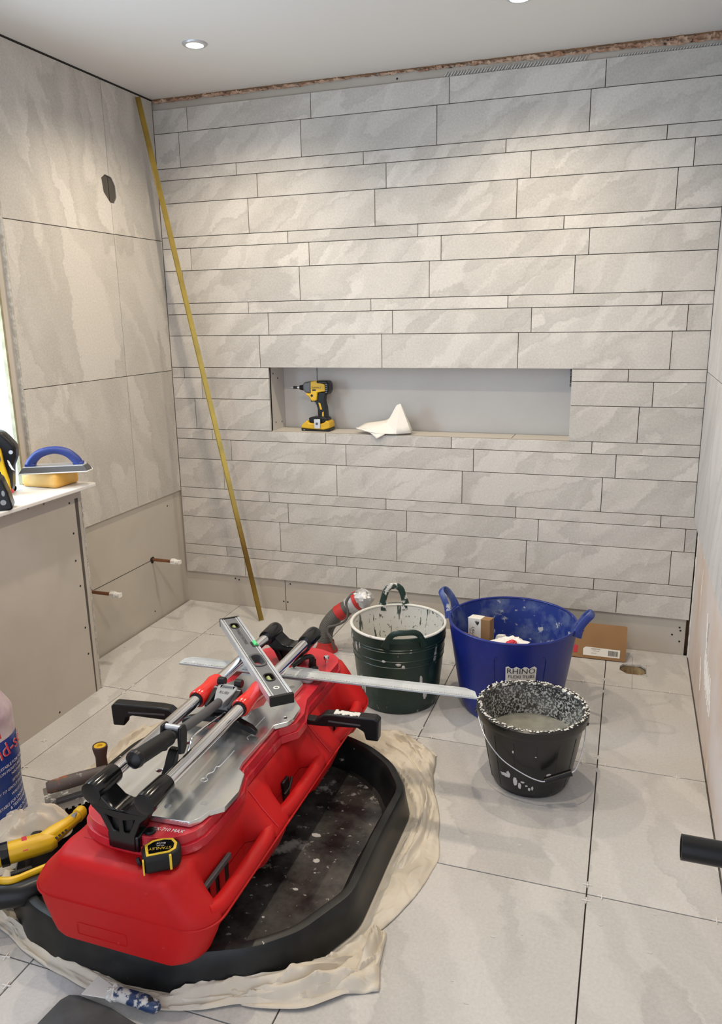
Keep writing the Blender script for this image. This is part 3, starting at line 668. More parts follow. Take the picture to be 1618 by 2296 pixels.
for z in (.262, .272, .225, .20): b.lathe([(.150+.033*(z/.315)**.85+.0002, z-.002), (.150+.033*(z/.315)**.85+.0022, z), (.150+.033*(z/.315)**.85+.0002, z+.002)], 72, cg)
b.build('moulded_band', GREEN, t)
MB().lathe([(.0001, .02), (.12, .018), (.146, .024), (.152, .04)], 40, cg).build('plaster_residue', GREENIN, t)

cb_ = (1.785, -.640, 0)
t = thing('rubber_tub', cb_, 'large blue rubber tub holding rubbish, behind the black bucket', 'tub', 'flexible tubs by the back wall')
lathe_wall(t, cb_, .180, .236, .345, .005, BLUE, BLUEIN, BLUE, rimr=.005)
rim_handle(t, cb_, .238, .345, math.radians(171), .16, .075, .045, BLUEIN, .014, .02)
rim_handle(t, cb_, .238, .345, math.radians(-3), .16, .060, .045, BLUEIN, .014, .02)
BR = lambda z: .180+.056*(z/.345)**.85
def wrap(cx, zc, c, off=.0016): 
    return lambda u, v: (c[0]+(BR(zc+v)+off)*math.cos(cx+u/.22), c[1]+(BR(zc+v)+off)*math.sin(cx+u/.22), zc+v)
fnl = wrap(math.radians(-73), .225, cb_, .0012)
lab = [(-.055, -.05), (.052, -.05), (.052, .022), (.038, .026), (.030, .036), (.012, .030), (-.010, .036), (-.022, .030), (-.040, .038), (-.052, .034)]
g = []; fs = []
for i in range(13):
    for k in range(7):
        u = -.055+.107*i/12; top = .030+.005*math.sin(i*1.9); v = -.05+(top+.05)*k/6; g.append(fnl(u, v))
for i in range(12):
    for k in range(6): a = i*7+k; fs.append((a, a+7, a+8, a+1))
lb_ = MB().add(g, fs).build('label', PAPERW, t)
text('lettering', 'RHINO', .030, None, INK, lb_, fn=wrap(math.radians(-73.5), .240, cb_, .0022), sx=1.05)
text('lettering', 'FLEXI TUBS', .017, None, INK, lb_, fn=wrap(math.radians(-73), .218, cb_, .0022), sx=1.1)
pts = [fnl(u, v) for u, v in rrect(-.095, -.09, .085, .062, .012)]
MB().tube(pts+pts[:1], .0011, 5).build('moulded_panel_edge', BLUE, t)
# rubbish in the blue tub
t = thing('tile_spacer_box', (1.70, -.66, .20), 'small white and brown cardboard carton standing in the blue tub', 'box')
M = frame((1.620, -.640, .185), (.97, -.22, .05), z=(.10, .05, .99))
ct = MB(M).box((0, 0, 0), (.052, .045, .145)).build('carton', CARDW, t, bevel=.0015)
MB(M).box((.0525, .001, 0), (.088, .044, .144)).build('carton_side', CARD, t, bevel=.0015)
text('lettering', 'USGBC', .0165, M @ Matrix.Translation((.020, -.0005, .085)) @ Matrix.Rotation(PI/2, 4, 'X') @ Matrix.Rotation(-PI/2, 4, 'Z'), INK, ct)
text('lettering', 'MEMBER', .008, M @ Matrix.Translation((.008, -.0005, .088)) @ Matrix.Rotation(PI/2, 4, 'X') @ Matrix.Rotation(-PI/2, 4, 'Z'), INK, ct)
b = MB(M)
for a in (-.6, 0, .6): b.prism([(.037+.001*math.cos(a), .118), (.037+.009*math.sin(a)-.003, .127+.004*math.cos(a)), (.037+.013*math.sin(a), .128+.010*math.cos(a)), (.037+.009*math.sin(a)+.003, .127)], -.0006, -.0001, mp=XZ)
b.build('leaf_mark', INK, ct, smooth=0)
t = thing('card_sleeve', (1.60, -.70, .2), 'white folded card flaps tucked beside the carton in the blue tub', 'card')
M = frame((1.612, -.760, .262), (.94, -.30, -.10), z=(.2, -.45, .86))
MB(M).box((0, 0, 0), (.065, .0015, .040)).build('card_panel', CARDW, t, bevel=.0004)
MB(M).box((.000, .020, .008), (.060, .0215, .055), M @ Matrix.Rotation(-.35, 4, 'X')).build('card_panel', CARD, t, bevel=.0004)
t = thing('paper_scrap', (1.765, -.66, .2), 'torn white card corner leaning in the middle of the blue tub', 'card')
M = frame((1.712, -.640, .222), (.95, -.28, .1), z=(.1, .1, .98)); MB(M).prism([(0, 0), (.055, 0), (.060, .030), (.045, .052), (.018, .050)], 0, .020, mp=XZ).build('card_panel', CARDW, t, bevel=.001)
t = thing('adhesive_sleeve', (1.79, -.72, .2), 'crumpled white and red adhesive packet in the blue tub', 'packet')
M = frame((1.778, -.735, .272), (.95, -.1, .22), z=(-.22, 0, .95))
crumple('packet_body', (0, 0, 0), .075, .045, .032, PAPERW, t, 3, .35, M)
b = MB(M)
for k in range(9): b.box((-.045+.008*k, -.0465, .005), (-.042+.008*k, -.045, .030))
b.build('bar_code', INK, t, smooth=0)
crumple('red_print', (-.062, -.012, .002), .020, .030, .026, REDINK, t, 5, .3, M)
crumple('red_print', (.025, -.018, .020), .022, .022, .012, REDINK, t, 6, .3, M)
o = crumple('tissue_ball', (1.765, -.790, .262), .040, .030, .026, PAPERW, None, 9, .6); tag(o, 'scrunched white tissue at the front of the blue tub', 'paper')
MB().lathe([(.0001, .15), (.13, .150), (.2015, .152)], 40, cb_).build('waste_layer', BLUEIN, bpy.data.objects['rubber_tub.001'])

ck = (1.917, -1.115, 0); SP = math.radians(140)
def lip(a, z):
    d = abs((a-SP+PI) % (2*PI)-PI); e = max(0, 1-d/.26); return 1+(.07*e*e*(3-2*e))*max(0, (z-.17)/.08)
t = thing('bucket', ck, 'black builder\'s bucket with splashed rim and wire handle, in front of the blue tub', 'bucket')
rz = lathe_wall(t, ck, .118, .164, .252, .004, BUCK, BUCKIN, BUCKRIM, rimr=.0075, fn=lip)
MB().lathe([(.1635, .226), (.170, .226), (.1735, .236), (.1735, .254), (.166, .259)], 72, ck, fn=lip).build('collar_band', BUCKRIM if False else BUCK, t)
MB().lathe([(.0001, .150), (.10, .149), (.1445, .151)], 60, ck).build('set_mortar', MUCK, t)
b = MB()
for k in range(14):
    a = 2*PI*k/14; b.tube([(ck[0]+(rz(z)+.0003)*math.cos(a), ck[1]+(rz(z)+.0003)*math.sin(a), z) for z in (.02, .1, .2)], .0009, 5)
b.build('wall_rib', BUCK, t)
wp = spline([(1.752, -1.150, .232), (1.765, -1.185, .212), (1.797, -1.235, .182), (1.850, -1.266, .142), (1.92, -1.274, .108), (1.968, -1.272, .094), (1.985, -1.270, .100)], 6)
MB().tube(wp, .0019, 8).build('bail_wire', ALU, t)
MB().tube(spline([(2.045, -1.250, .122), (2.060, -1.240, .128), (2.072, -1.225, .155), (2.082, -1.185, .198), (2.082, -1.140, .232)], 6), .0019, 8).build('bail_wire', ALU, t)
MB().tube([(1.978, -1.272, .097), (2.052, -1.246, .124)], .0105, 14).build('grip', BLK, t)
for p in ((1.752, -1.150, .232), (2.082, -1.140, .234)): MB().lathe([(.0001, -.004), (.009, -.004), (.010, 0), (.006, .005), (.0001, .005)], 12, p).build('bail_pivot', BLK, t)
b = MB(); random.seed(3)
for k in range(150):
    a = 2*PI*k/150+random.uniform(-.02, .02); r = (.164+random.uniform(-.006, .008))*lip(a, .252); s = random.uniform(.002, .005)
    b.lathe([(.0001, -s*.5), (s, 0), (.0001, s*.6)], 5, (ck[0]+r*math.cos(a), ck[1]+r*math.sin(a), .259))
tag(b.build('plaster_crust', RIMW, t), kind='stuff')

def smear(c, rfn, a0, z0, w, h, seed, parent, mat):
    P_ = [(w*math.cos(q*PI/9)*(1+.5*noise.noise(Vector((seed, q*.8, 0)))), h*math.sin(q*PI/9)*(1+.5*noise.noise(Vector((seed, q*.8, 9))))) for q in range(18)]
    f_ = lambda u, v, o: (c[0]+(rfn(z0+v)+o)*math.cos(a0+u/rfn(z0+v)), c[1]+(rfn(z0+v)+o)*math.sin(a0+u/rfn(z0+v)), z0+v)
    vs = [f_(0, 0, .0022)]+[f_(u*.6, v*.6, .0020) for u, v in P_]+[f_(u, v, .0003) for u, v in P_]
    fs = [(0, 1+q, 1+(q+1) % 18) for q in range(18)]+[(1+q, 19+q, 19+(q+1) % 18, 1+(q+1) % 18) for q in range(18)]
    return MB().add(vs, fs).build('plaster_splash', mat, parent)
bkt = bpy.data.objects['bucket']; gt = bpy.data.objects['rubber_tub']
for a_, z_, w_, h_ in ((-118, .072, .017, .007), (-112, .080, .006, .010), (-103, .060, .007, .016), (-97, .048, .005, .012), (-93, .064, .006, .004), (-84, .040, .004, .006), (-80, .045, .003, .007), (-88, .052, .004, .003), (-104, .170, .003, .005), (-78, .165, .003, .002), (-60, .095, .008, .006)):
    smear(ck, rz, math.radians(a_), z_, w_, h_, a_*.37, bkt, COMB)
gr__ = lambda z: .150+.033*(max(z, .001)/.315)**.85
for a_, z_, w_, h_ in ((-132, .10, .010, .030), (-126, .085, .006, .020), (-136, .25, .006, .022), (-128, .262, .004, .014), (-44, .14, .007, .022), (-50, .11, .005, .012), (-74, .215, .010, .006), (-68, .205, .006, .008), (-92, .225, .008, .005), (-36, .075, .010, .018), (-148, .27, .005, .02)):
    smear(cg, gr__, math.radians(a_), z_, w_, h_, a_*.37, gt, COMB)

# ------------------------------------------------------------------ cardboard box behind the blue tub, waste outlet
t = thing('cardboard_box', (2.05, -.09, 0), 'flat brown cardboard tray leaning on the back wall beside the blue tub', 'box')
M = frame((1.50, -.150, .004), (.998, .01, .0), z=(.03, .37, .93))
bs_ = MB(M).prism(rrect(0, 0, .700, .150, .008), 0, .004, mp=XZ).build('box_side', CARD, t)
MB(M).box((0, .004, 0), (.68, .060, .003)).build('box_base', CARD, t)
MB(M).box((0, .004, .146), (.692, .030, .1485)).build('box_lip', CARD, t)
MB(M).prism([(.525, .012), (.675, .012), (.676, .046), (.535, .048), (.524, .040)], -.0012, -.0002, mp=XZ).build('address_label', CARDW, bs_, smooth=0)
b = MB(M); random.seed(5); x = .628
while x < .668: w = random.choice((.0008, .0014, .002)); b.box((x, -.0020, .018), (x+w, -.0013, .040)); x += w+.0014
b.build('bar_code', INK, t, smooth=0)
MT = lambda u, v: M @ Matrix.Translation((u, -.0014, v)) @ Matrix.Rotation(PI/2, 4, 'X')
for u, v, s_, bd in ((.575, .041, .007, 'TRANSTONE'), (.578, .033, .004, 'rectified porcelain'), (.570, .023, .004, 'size 60 x 60 cm')): text('lettering', bd, s_, MT(u, v), INK, bs_)
MB(M).prism([(.484, .018), (.500, .020), (.502, .050), (.486, .052)], -.0012, -.0002, mp=XZ).build('red_mark', REDINK, t, smooth=0)
t = thing('floor_waste', (2.229, -.195, -.045), 'round waste outlet sunk in its cut hole in the floor tile', 'drain')
MB().lathe([(.0001, -.040), (.049, -.040), (.049, -.030), (.049, -.009)], 28, (2.229, -.195, 0)).build('socket_pipe', mk('ivory_pipe', (.50, .40, .24), .5, c2=(.30, .22, .12), ns=25), t)
b = MB()
for r in (.022, .032, .041): b.lathe([(r-.002, -.0395), (r, -.036), (r+.002, -.0395)], 28, (2.229, -.195, 0))
b.build('seal_ring', WOODB, t)

# ------------------------------------------------------------------ cotton sheet, tray
OUT = [(.74, -2.135), (.788, -2.145), (.844, -2.17), (.919, -2.19), (1.035, -2.215), (1.141, -2.232), (1.246, -2.226), (1.312, -2.205), (1.416, -2.17), (1.514, -2.135), (1.606, -2.088), (1.705, -2.045), (1.68, -1.965), (1.645, -1.895),
       (1.692, -1.782), (1.722, -1.645), (1.73, -1.58), (1.707, -1.49), (1.644, -1.286), (1.620, -1.20), (1.605, -1.095), (1.532, -1.022), (1.439, -.965), (1.33, -.985), (1.1, -1.05), (.80, -1.08), (.60, -1.12), (.545, -1.225), (.54, -1.347), (.53, -1.45), (.52, -1.6), (.54, -1.8), (.60, -1.98), (.68, -2.10)]
TCX, TCY, TA, TB, TN = 1.125, -1.695, .455, .505, 2.7
TRAYP = [(1.590, -1.425), (1.586, -1.65), (1.588, -1.885), (1.515, -2.035), (1.435, -2.110), (1.30, -2.172), (1.15, -2.190), (.98, -2.185), (.86, -2.155), (.74, -2.07), (.675, -1.95), (.662, -1.70), (.668, -1.45), (.715, -1.32), (.84, -1.215), (1.05, -1.172), (1.22, -1.178), (1.339, -1.204), (1.430, -1.244), (1.520, -1.315)]
_ta = sorted((math.atan2(y-TCY, x-TCX), math.hypot(x-TCX, y-TCY)) for x, y in TRAYP)
def _tr(th):
    th = (th+PI) % (2*PI)-PI; n = len(_ta); t_ = th if th >= _ta[0][0] else th+2*PI
    for i in range(n):
        a0, r0 = _ta[i]; a1, r1 = _ta[(i+1) % n]; a1 += 2*PI if i == n-1 else 0
        if a0 <= t_ <= a1:
            # straight edge between the two corners
            x0, y0, x1, y1 = r0*math.cos(a0), r0*math.sin(a0), r1*math.cos(a1), r1*math.sin(a1); c, s = math.cos(t_), math.sin(t_)
            dx, dy = x1-x0, y1-y0; return (x0*dy-y0*dx)/(c*dy-s*dx)
    return _ta[0][1]
def tr(th, k=0.0): return sum(_tr(th+d)*w for d, w in ((-.06, .15), (-.03, .22), (0, .26), (.03, .22), (.06, .15)))+k
oa = sorted((math.atan2(y-TCY, x-TCX), math.hypot(x-TCX, y-TCY)) for x, y in OUT)
def ro(th):
    th = (th+PI) % (2*PI)-PI; n = len(oa)
    for i in range(n):
        a0, r0 = oa[i]; a1, r1 = oa[(i+1) % n]
        if i == n-1: a1 += 2*PI
        t_ = th if th >= oa[0][0] else th+2*PI
        if a0 <= t_ <= a1: f = (t_-a0)/(a1-a0); return r0+(r1-r0)*f
    return oa[0][1]
NA, NR = 900, 34; vs = []; fs = []
for i in range(NA):
    th = 2*PI*i/NA; r_in = tr(th, -.02); r_out = max(ro(th), tr(th, .03)+.01); wd = r_out-tr(th, .024)
    # how bunched the sheet is here: thick folds in front right, small elsewhere
    def near(a, w): d = abs((th-a+PI) % (2*PI)-PI); return max(0, 1-d/w)
    amp = .008+.020*near(math.radians(-38), .35)+.022*near(math.radians(-75), .8)+.030*near(math.radians(52), .35)+.018*near(math.radians(-140), .6)+.022*near(math.radians(172), .5)
    for k in range(NR+1):
        f = k/NR; r = r_in+(r_out-r_in)*f
        x, y = TCX+r*math.cos(th), TCY+r*math.sin(th); d = r-tr(th, .024)
        e = 0 if d < 0 else min(1, d/.02)*min(1, (1-f)/.12+.12)
        lo = noise.noise(Vector((x*7, y*7, 1))); rd = abs(noise.noise(Vector((th*2.2, d*34+lo*.9, 4))))
        c1 = 1-min(1, abs(noise.noise(Vector((x*13+lo, y*13, 8))))*3.2); c2 = 1-min(1, abs(noise.noise(Vector((x*30, y*30+lo*2, 3))))*3.4)
        zz_ = .0015+e*(amp*(1.15*(1-2.4*rd)*(.55+.45*lo)+.35)+(.0045+amp*.12)*c1**2+(.0018+amp*.04)*c2**2)
        vs.append((x+.004*lo*e, y+.004*noise.noise(Vector((x*9, y*9, 5)))*e, max(.0012, zz_)))
for i in range(NA):
    for k in range(NR):
        a = i*(NR+1)+k; b2 = ((i+1) % NA)*(NR+1)+k; fs.append((a, b2, b2+1, a+1))
o = MB().add(vs, fs).build('dust_sheet', CLOTH, loc=(TCX, TCY, 0), smooth=80)
tag(o, 'cream cotton dust sheet rumpled on the floor around the black tray', 'dust sheet')
sm = o.modifiers.new('thick', 'SOLIDIFY'); sm.thickness = .0015; sm.offset = -1
t_sheet = o
def fold(pts, r, h, name='hem_fold'):
    pts = spline(pts, 22); rings = []; n = len(pts)
    for i, p in enumerate(pts):
        d = (pts[min(i+1, n-1)]-pts[max(i-1, 0)]); d.z = 0; d.normalize(); nrm = Vector((-d.y, d.x, 0)); q = math.sin(PI*i/(n-1))**.4
        ring = []; m = 26
        for k in range(m+1):
            u = -1+2*k/m; s = i*.012
            prof = max(0, 1-abs(u)**2.2)*(.55+.45*math.cos(u*5.5+1.2*noise.noise(p*6)))
            cr = 1-min(1, abs(noise.noise(Vector((i*.035+u*.5, u*2.6, h*90))))*3)
            w = r*(.55+.45*q)*(1+.3*noise.noise(p*6))
            z = h*q*(.75*prof+.32*cr*cr*max(0, 1-u*u))*(1+.35*noise.noise(p*6))
            ring.append(tuple(p+nrm*(w*u+.006*noise.noise(p*12+Vector((u, 0, 0))))+Vector((0, 0, max(0, z)))))
        rings.append(ring)
    return MB().loft(rings, False, False, False).build(name, CLOTH, t_sheet, smooth=60)
fold([(.66, -2.07, .004), (.72, -2.118, .004), (.80, -2.140, .004), (.90, -2.172, .004), (1.02, -2.200, .004), (1.14, -2.218, .004), (1.25, -2.214, .004), (1.33, -2.192, .004)], .030, .020)
fold([(1.27, -2.205, .004), (1.36, -2.165, .006), (1.46, -2.118, .008), (1.55, -2.06, .010), (1.63, -1.98, .006)], .042, .045)
fold([(1.42, -2.155, .004), (1.52, -2.115, .008), (1.60, -2.065, .010), (1.665, -2.02, .004)], .034, .040)
fold([(1.645, -2.04, .004), (1.655, -1.985, .010), (1.650, -1.925, .006), (1.645, -1.88, .004)], .032, .050)
fold([(1.635, -1.66, .004), (1.655, -1.52, .006), (1.640, -1.38, .006), (1.585, -1.24, .008), (1.50, -1.13, .008), (1.40, -1.06, .004)], .030, .032)
fold([(1.60, -1.10, .004), (1.55, -1.08, .008), (1.48, -1.03, .008), (1.41, -.99, .004)], .028, .026)
fold([(1.60, -1.20, .004), (1.565, -1.15, .010), (1.50, -1.07, .010), (1.43, -1.01, .004)], .024, .034)
fold([(.545, -1.21, .004), (.55, -1.30, .006), (.552, -1.42, .006), (.56, -1.56, .004)], .026, .028)

t = thing('mixing_tray', (TCX, TCY, 0), 'large black plastic mixing tray splashed with plaster under the red case', 'tray')
def trings(lst, seg=180):
    return [[(TCX+tr(2*PI*i/seg, k)*math.cos(2*PI*i/seg), TCY+tr(2*PI*i/seg, k)*math.sin(2*PI*i/seg), z) for i in range(seg)] for k, z in lst]
b = MB().loft(trings([(-.066, .012), (-.20, .011), (-.34, .011), (-.40, .011)]), True, False, True); b.build('tray_floor', TRAYM, t)
MB().loft(trings([(-.066, .012), (-.054, .016), (-.044, .040), (-.034, .080), (-.029, .092), (-.022, .099), (-.012, .1005), (-.002, .0985), (.004, .090), (.008, .060), (.018, .006), (.015, .004)]), True, False, False).build('tray_rim', TRAYR, t)
b = MB(); random.seed(11)
for k in range(44):
    a = random.uniform(-1.0, 1.15); q = random.uniform(.3, .80) if random.random() < .7 else random.uniform(.05, .9); r = tr(a, -.08)*q; x, y = TCX+r*math.cos(a), TCY+r*math.sin(a)
    if x < 1.36: continue
    s = random.choice((.002, .003, .004, .008)); b.prism([(x+s*(1+.45*noise.noise(Vector((k*3.1, j*.9, 0))))*math.cos(j*PI/7)*(1.2+.5*(k % 3)), y+s*(1+.45*noise.noise(Vector((k*3.1, j*.9, 5))))*math.sin(j*PI/7)) for j in range(14)], .0112, .0122)
tag(b.build('plaster_splash', RIMW, t, smooth=0), kind='stuff')

# ------------------------------------------------------------------ red carrying case (lies on the tray rims)
CX, CY0, CY1, CZB, CZS, CZT = 1.150, -2.212, -1.055, .101, .200, .310
t = case = thing('carrying_case', (CX, -1.63, CZB), 'red plastic tool case lying across the black tray under the tile cutter', 'case')
def hwf(y, hw):
    d0 = y-CY0; d1 = CY1-y; R0, R1 = .072, .130
    k = 0
    if d0 < R0: k = R0-math.sqrt(max(0, R0*R0-(R0-d0)**2))
    if d1 < R1: k = R1-math.sqrt(max(0, R1*R1-(R1-d1)**2))
    return hw-k*(.95)
cav = [(-2.150, -1.870), (-1.800, -1.530), (-1.420, -1.190)]
def cavity(y):
    m = 0
    for a, b2 in cav:
        s_ = .048
        e = min((y-a)/s_, (b2-y)/s_); e = max(0, min(1, e)); m = max(m, e*e*(3-2*e))
    return m
ys = [CY0+.072*(1-math.cos(PI/2*i/8)) for i in range(9)]+[CY0+.072+(CY1-.13-CY0-.072)*i/110 for i in range(1, 111)]+[CY1-.13+.13*math.sin(PI/2*i/10) for i in range(1, 11)]
full = [(0, .310), (.10, .310), (.136, .309), (.154, .303), (.166, .290), (.188, .262), (.214, .234), (.232, .216), (.2365, .206), (.236, .200)]
rec = [(0, .310), (.10, .310), (.134, .309), (.150, .303), (.158, .290), (.163, .262), (.165, .234), (.166, .216), (.167, .208), (.168, .200)]
rings = []
for y in ys:
    c_ = cavity(y); hw = hwf(y, .2365); s_ = hw/.2365; d0 = y-CY0; d1 = CY1-y; R = .030
    drop = 0
    for d in (d0, d1):
        if d < R: drop = max(drop, R-math.sqrt(max(0, R*R-(R-d)**2)))
    half = []
    for (x0, z0), (x1, z1) in zip(full, rec):
        x = (x0+(x1-x0)*c_)*s_; z = z0+(z1-z0)*c_; z = min(z, CZT-drop*1.0) if z > .27 else z; half.append((x, z))
    rings.append([(CX-x, y, z) for x, z in reversed(half)]+[(CX+x, y, z) for x, z in half[1:]])
MB().loft(rings, False, True, True).build('lid', REDC, t, smooth=50)
lowr = [(.168, .1985), (.169, .188), (.170, .172), (.172, .152), (.198, .146), (.18, .101), (.0, .101)]
rings = []
low = [(.2315, .1985), (.231, .188), (.226, .17), (.205, .122), (.196, .107), (.18, .101), (.0, .101)]
for y in ys:
    s_ = hwf(y, .236)/.236; d = min(y-CY0, CY1-y); 
    yy = y
    c_ = cavity(y); half = [((x+(x2-x)*c_)*s_, z+(z2-z)*c_) for (x, z), (x2, z2) in zip(low, lowr)]
    rings.append([(CX-x, yy+(.010 if y < CY0+.05 else 0)*0, z) for x, z in half]+[(CX+x, yy, z) for x, z in reversed(half[:-1])])
MB().loft(rings, False, True, True).build('base_shell', REDC, t, smooth=50)
# seam lip running round the front
sm_ = []
for i in range(60):
    f = -1+2*i/59; a = f*1.0
    sm_.append(None)
pl = [(CX-hwf(y, .2375), y, .1995) for y in reversed(ys)]+[(CX+hwf(y, .2375), y, .1995) for y in ys]
MB().tube(pl, .0030, 6, sq=1.0).build('seam_lip', REDC, t)
for side in (-1, 1):
    for a, b2 in cav:
        far = b2 > -1.3
        pts = [(CX+side*.205, a-.012, .215), (CX+side*.217, a+.025, .208), (CX+side*.219, (a+b2)/2, .206), (CX+side*.217, b2-.025, .208), (CX+side*(.190 if far else .205), b2+.012, .215)]
        MB().tube(spline(pts, 6), .0195, 16).build('handle_rail', REDC, t)
        if side == 1 and not far and a < -2:
            MB().box((CX+.166, a+.036, .172), (CX+.1725, a+.145, .232)).build('vent_backing', BLK, t, smooth=0)
            for k in range(2): MB().box((CX+.172, a+.056+.042*k, .172), (CX+.177, a+.078+.042*k, .224)).build('vent_bar', REDC, t, bevel=.002)
            MB().box((CX+.170, a+.032, .224), (CX+.180, a+.150, .238)).build('vent_hood', DKGREY, t, bevel=.002)
        elif side == 1:
            m_ = (a+b2)/2+(.02 if far else -.01)
            MB().box((CX+.165, m_-.020, .168), (CX+.175, m_+.018, .228)).build('latch', BLK, t, bevel=.003)
            MB().tube([(CX+.180, m_-.030, .200), (CX+.184, m_-.005, .205), (CX+.180, m_+.022, .222)], .004, 6).build('latch_strap', BLKR, t)
for y in (-1.855, -1.495): MB().prism([(.154, .3035), (.166, .2905), (.188, .2625), (.214, .2345), (.232, .2165), (.2330, .2175), (.215, .2357), (.189, .2637), (.167, .2917), (.1545, .3048)], y-.0012, y+.0012, mp=lambda u, v, w: (CX+u, w, v)).build('mould_line', REDB, t, smooth=0)
MB().prism(rrect(1.05, .118, 1.18, .150, .004), CY0-.0008, CY0+.001, mp=XZ, holes=[rrect(1.0515, .1195, 1.1785, .1485, .003)]).build('embossed_plate', REDC, t, smooth=0)
b = MB().box((1.03, CY0+.075, .3102), (1.27, CY0+.0765, .3108)).build('mould_line', REDB, t, smooth=0)
# ------------------------------------------------------------------ tile cutter on the case
t = cut = thing('tile_cutter', (CX, -1.63, CZT), 'red manual tile cutter with twin chrome rails standing on the red case', 'tile cutter')
def bplan(k, xs=1):
    P_ = []
    for i in range(15):
        a = PI+PI*i/14; P_.append((1.158+(.152+k)*math.copysign(abs(math.cos(a))**.8, math.cos(a))*xs, -2.035-(.112+k)*abs(math.sin(a))**.72))
    P_ += [(1.312+k, -1.90), (1.292+k, -1.845), (1.292+k, -1.64), (1.325+k, -1.60), (1.325+k, -1.54), (1.300+k, -1.46), (1.300+k, -1.20)]
    for i in range(9):
        a = PI*i/8; P_.append((1.155+(.145+k)*math.cos(a), -1.20+(.09+k)*math.sin(a)))
    P_ += [(1.008-k, -1.20), (1.004-k, -1.9)]
    return P_
MB().prism(bplan(.006), CZT, CZT+.022).build('lower_base', REDB, t, bevel=.006, bseg=3)
MB().prism(bplan(0), CZT+.022, CZT+.046).build('upper_base', REDB, t, bevel=.006, bseg=3)
ZB2 = CZT+.046
for p in ((1.025, -2.085), (1.285, -2.035)): MB().lathe([(.0001, 0), (.0055, 0), (.0055, .0006), (.0001, .0006)], 12, (*p, ZB2)).build('screw_hole', DARK, t)
text('lettering', 'TX-710 MAX', .0155, Matrix.Translation((1.240, -2.112, ZB2+.0006)) @ Matrix.Rotation(.14, 4, 'Z'), WINK, t, shear=.2, sx=.85)
text('lettering', 'O', .012, Matrix.Translation((1.212, -2.130, ZB2+.0006)), WINK, t, sx=.6)
ZP = .372
right = [(1.170, -2.098), (1.283, -2.091), (1.298, -2.071), (1.305, -2.042), (1.330, -2.018), (1.333, -1.954), (1.313, -1.885), (1.290, -1.868), (1.284, -1.84), (1.284, -1.652), (1.311, -1.627), (1.318, -1.60), (1.314, -1.541), (1.262, -1.480), (1.262, -1.40), (1.250, -1.385), (1.170, -1.385)]
MB().prism(right, ZB2+.002, ZP, holes=[circ(1.296, -1.605, .0055, 12)]).build('work_plate', PLATE, t, bevel=.0015)
left = [(1.048, -2.102), (1.134, -2.104), (1.134, -1.385), (1.050, -1.385), (1.05, -1.44), (1.02, -1.50), (.998, -1.54), (.998, -1.60), (1.022, -1.66), (1.022, -1.86), (.995, -1.90), (.995, -1.98), (1.038, -2.05), (1.032, -2.085)]
MB().prism(left, ZB2+.002, ZP, holes=[circ(1.105, -1.80, .0075, 12), circ(1.105, -1.935, .0075, 12)]).build('work_plate', PLATE, t, bevel=.0015)
MB().box((1.1345, -2.10, ZB2), (1.1695, -1.35, ZP-.004)).build('centre_channel', BAGB if False else DKGREY, t, smooth=0)
MB().box((1.150, -2.09, ZP-.004), (1.1545, -1.36, ZP+.003)).build('breaking_rib', REDG, t, smooth=0)
MB().box((1.160, -2.10, ZP-.002), (1.164, -1.38, ZP+.0015)).build('breaking_rib', ALU, t, smooth=0)
for x, y in ((1.205, -2.055), (1.278, -2.02), (1.29, -1.56), (1.24, -1.43)): MB().lathe([(.0001, .0008), (.0075, .0008), (.0082, 0)], 16, (x, y, ZP)).build('rivet', GREYP, t)
b = MB()
for pts in ([(1.232, -1.93), (1.228, -1.915), (1.236, -1.90), (1.232, -1.88), (1.240, -1.87), (1.24, -1.80)], [(1.25, -1.74), (1.242, -1.73), (1.246, -1.71), (1.24, -1.69), (1.24, -1.62)]):
    b.tube([(x, y, ZP+.0004) for x, y in spline([(*p, 0) for p in pts], 4) and [(q.x, q.y) for q in spline([(*p, 0) for p in pts], 4)]], .0012, 5)
b.tube([(1.232+.008*math.cos(a), -1.938+.008*math.sin(a), ZP+.0004) for a in [2*PI*k/14 for k in range(15)]], .0011, 5)
b.build('score_mark', ALU, t)
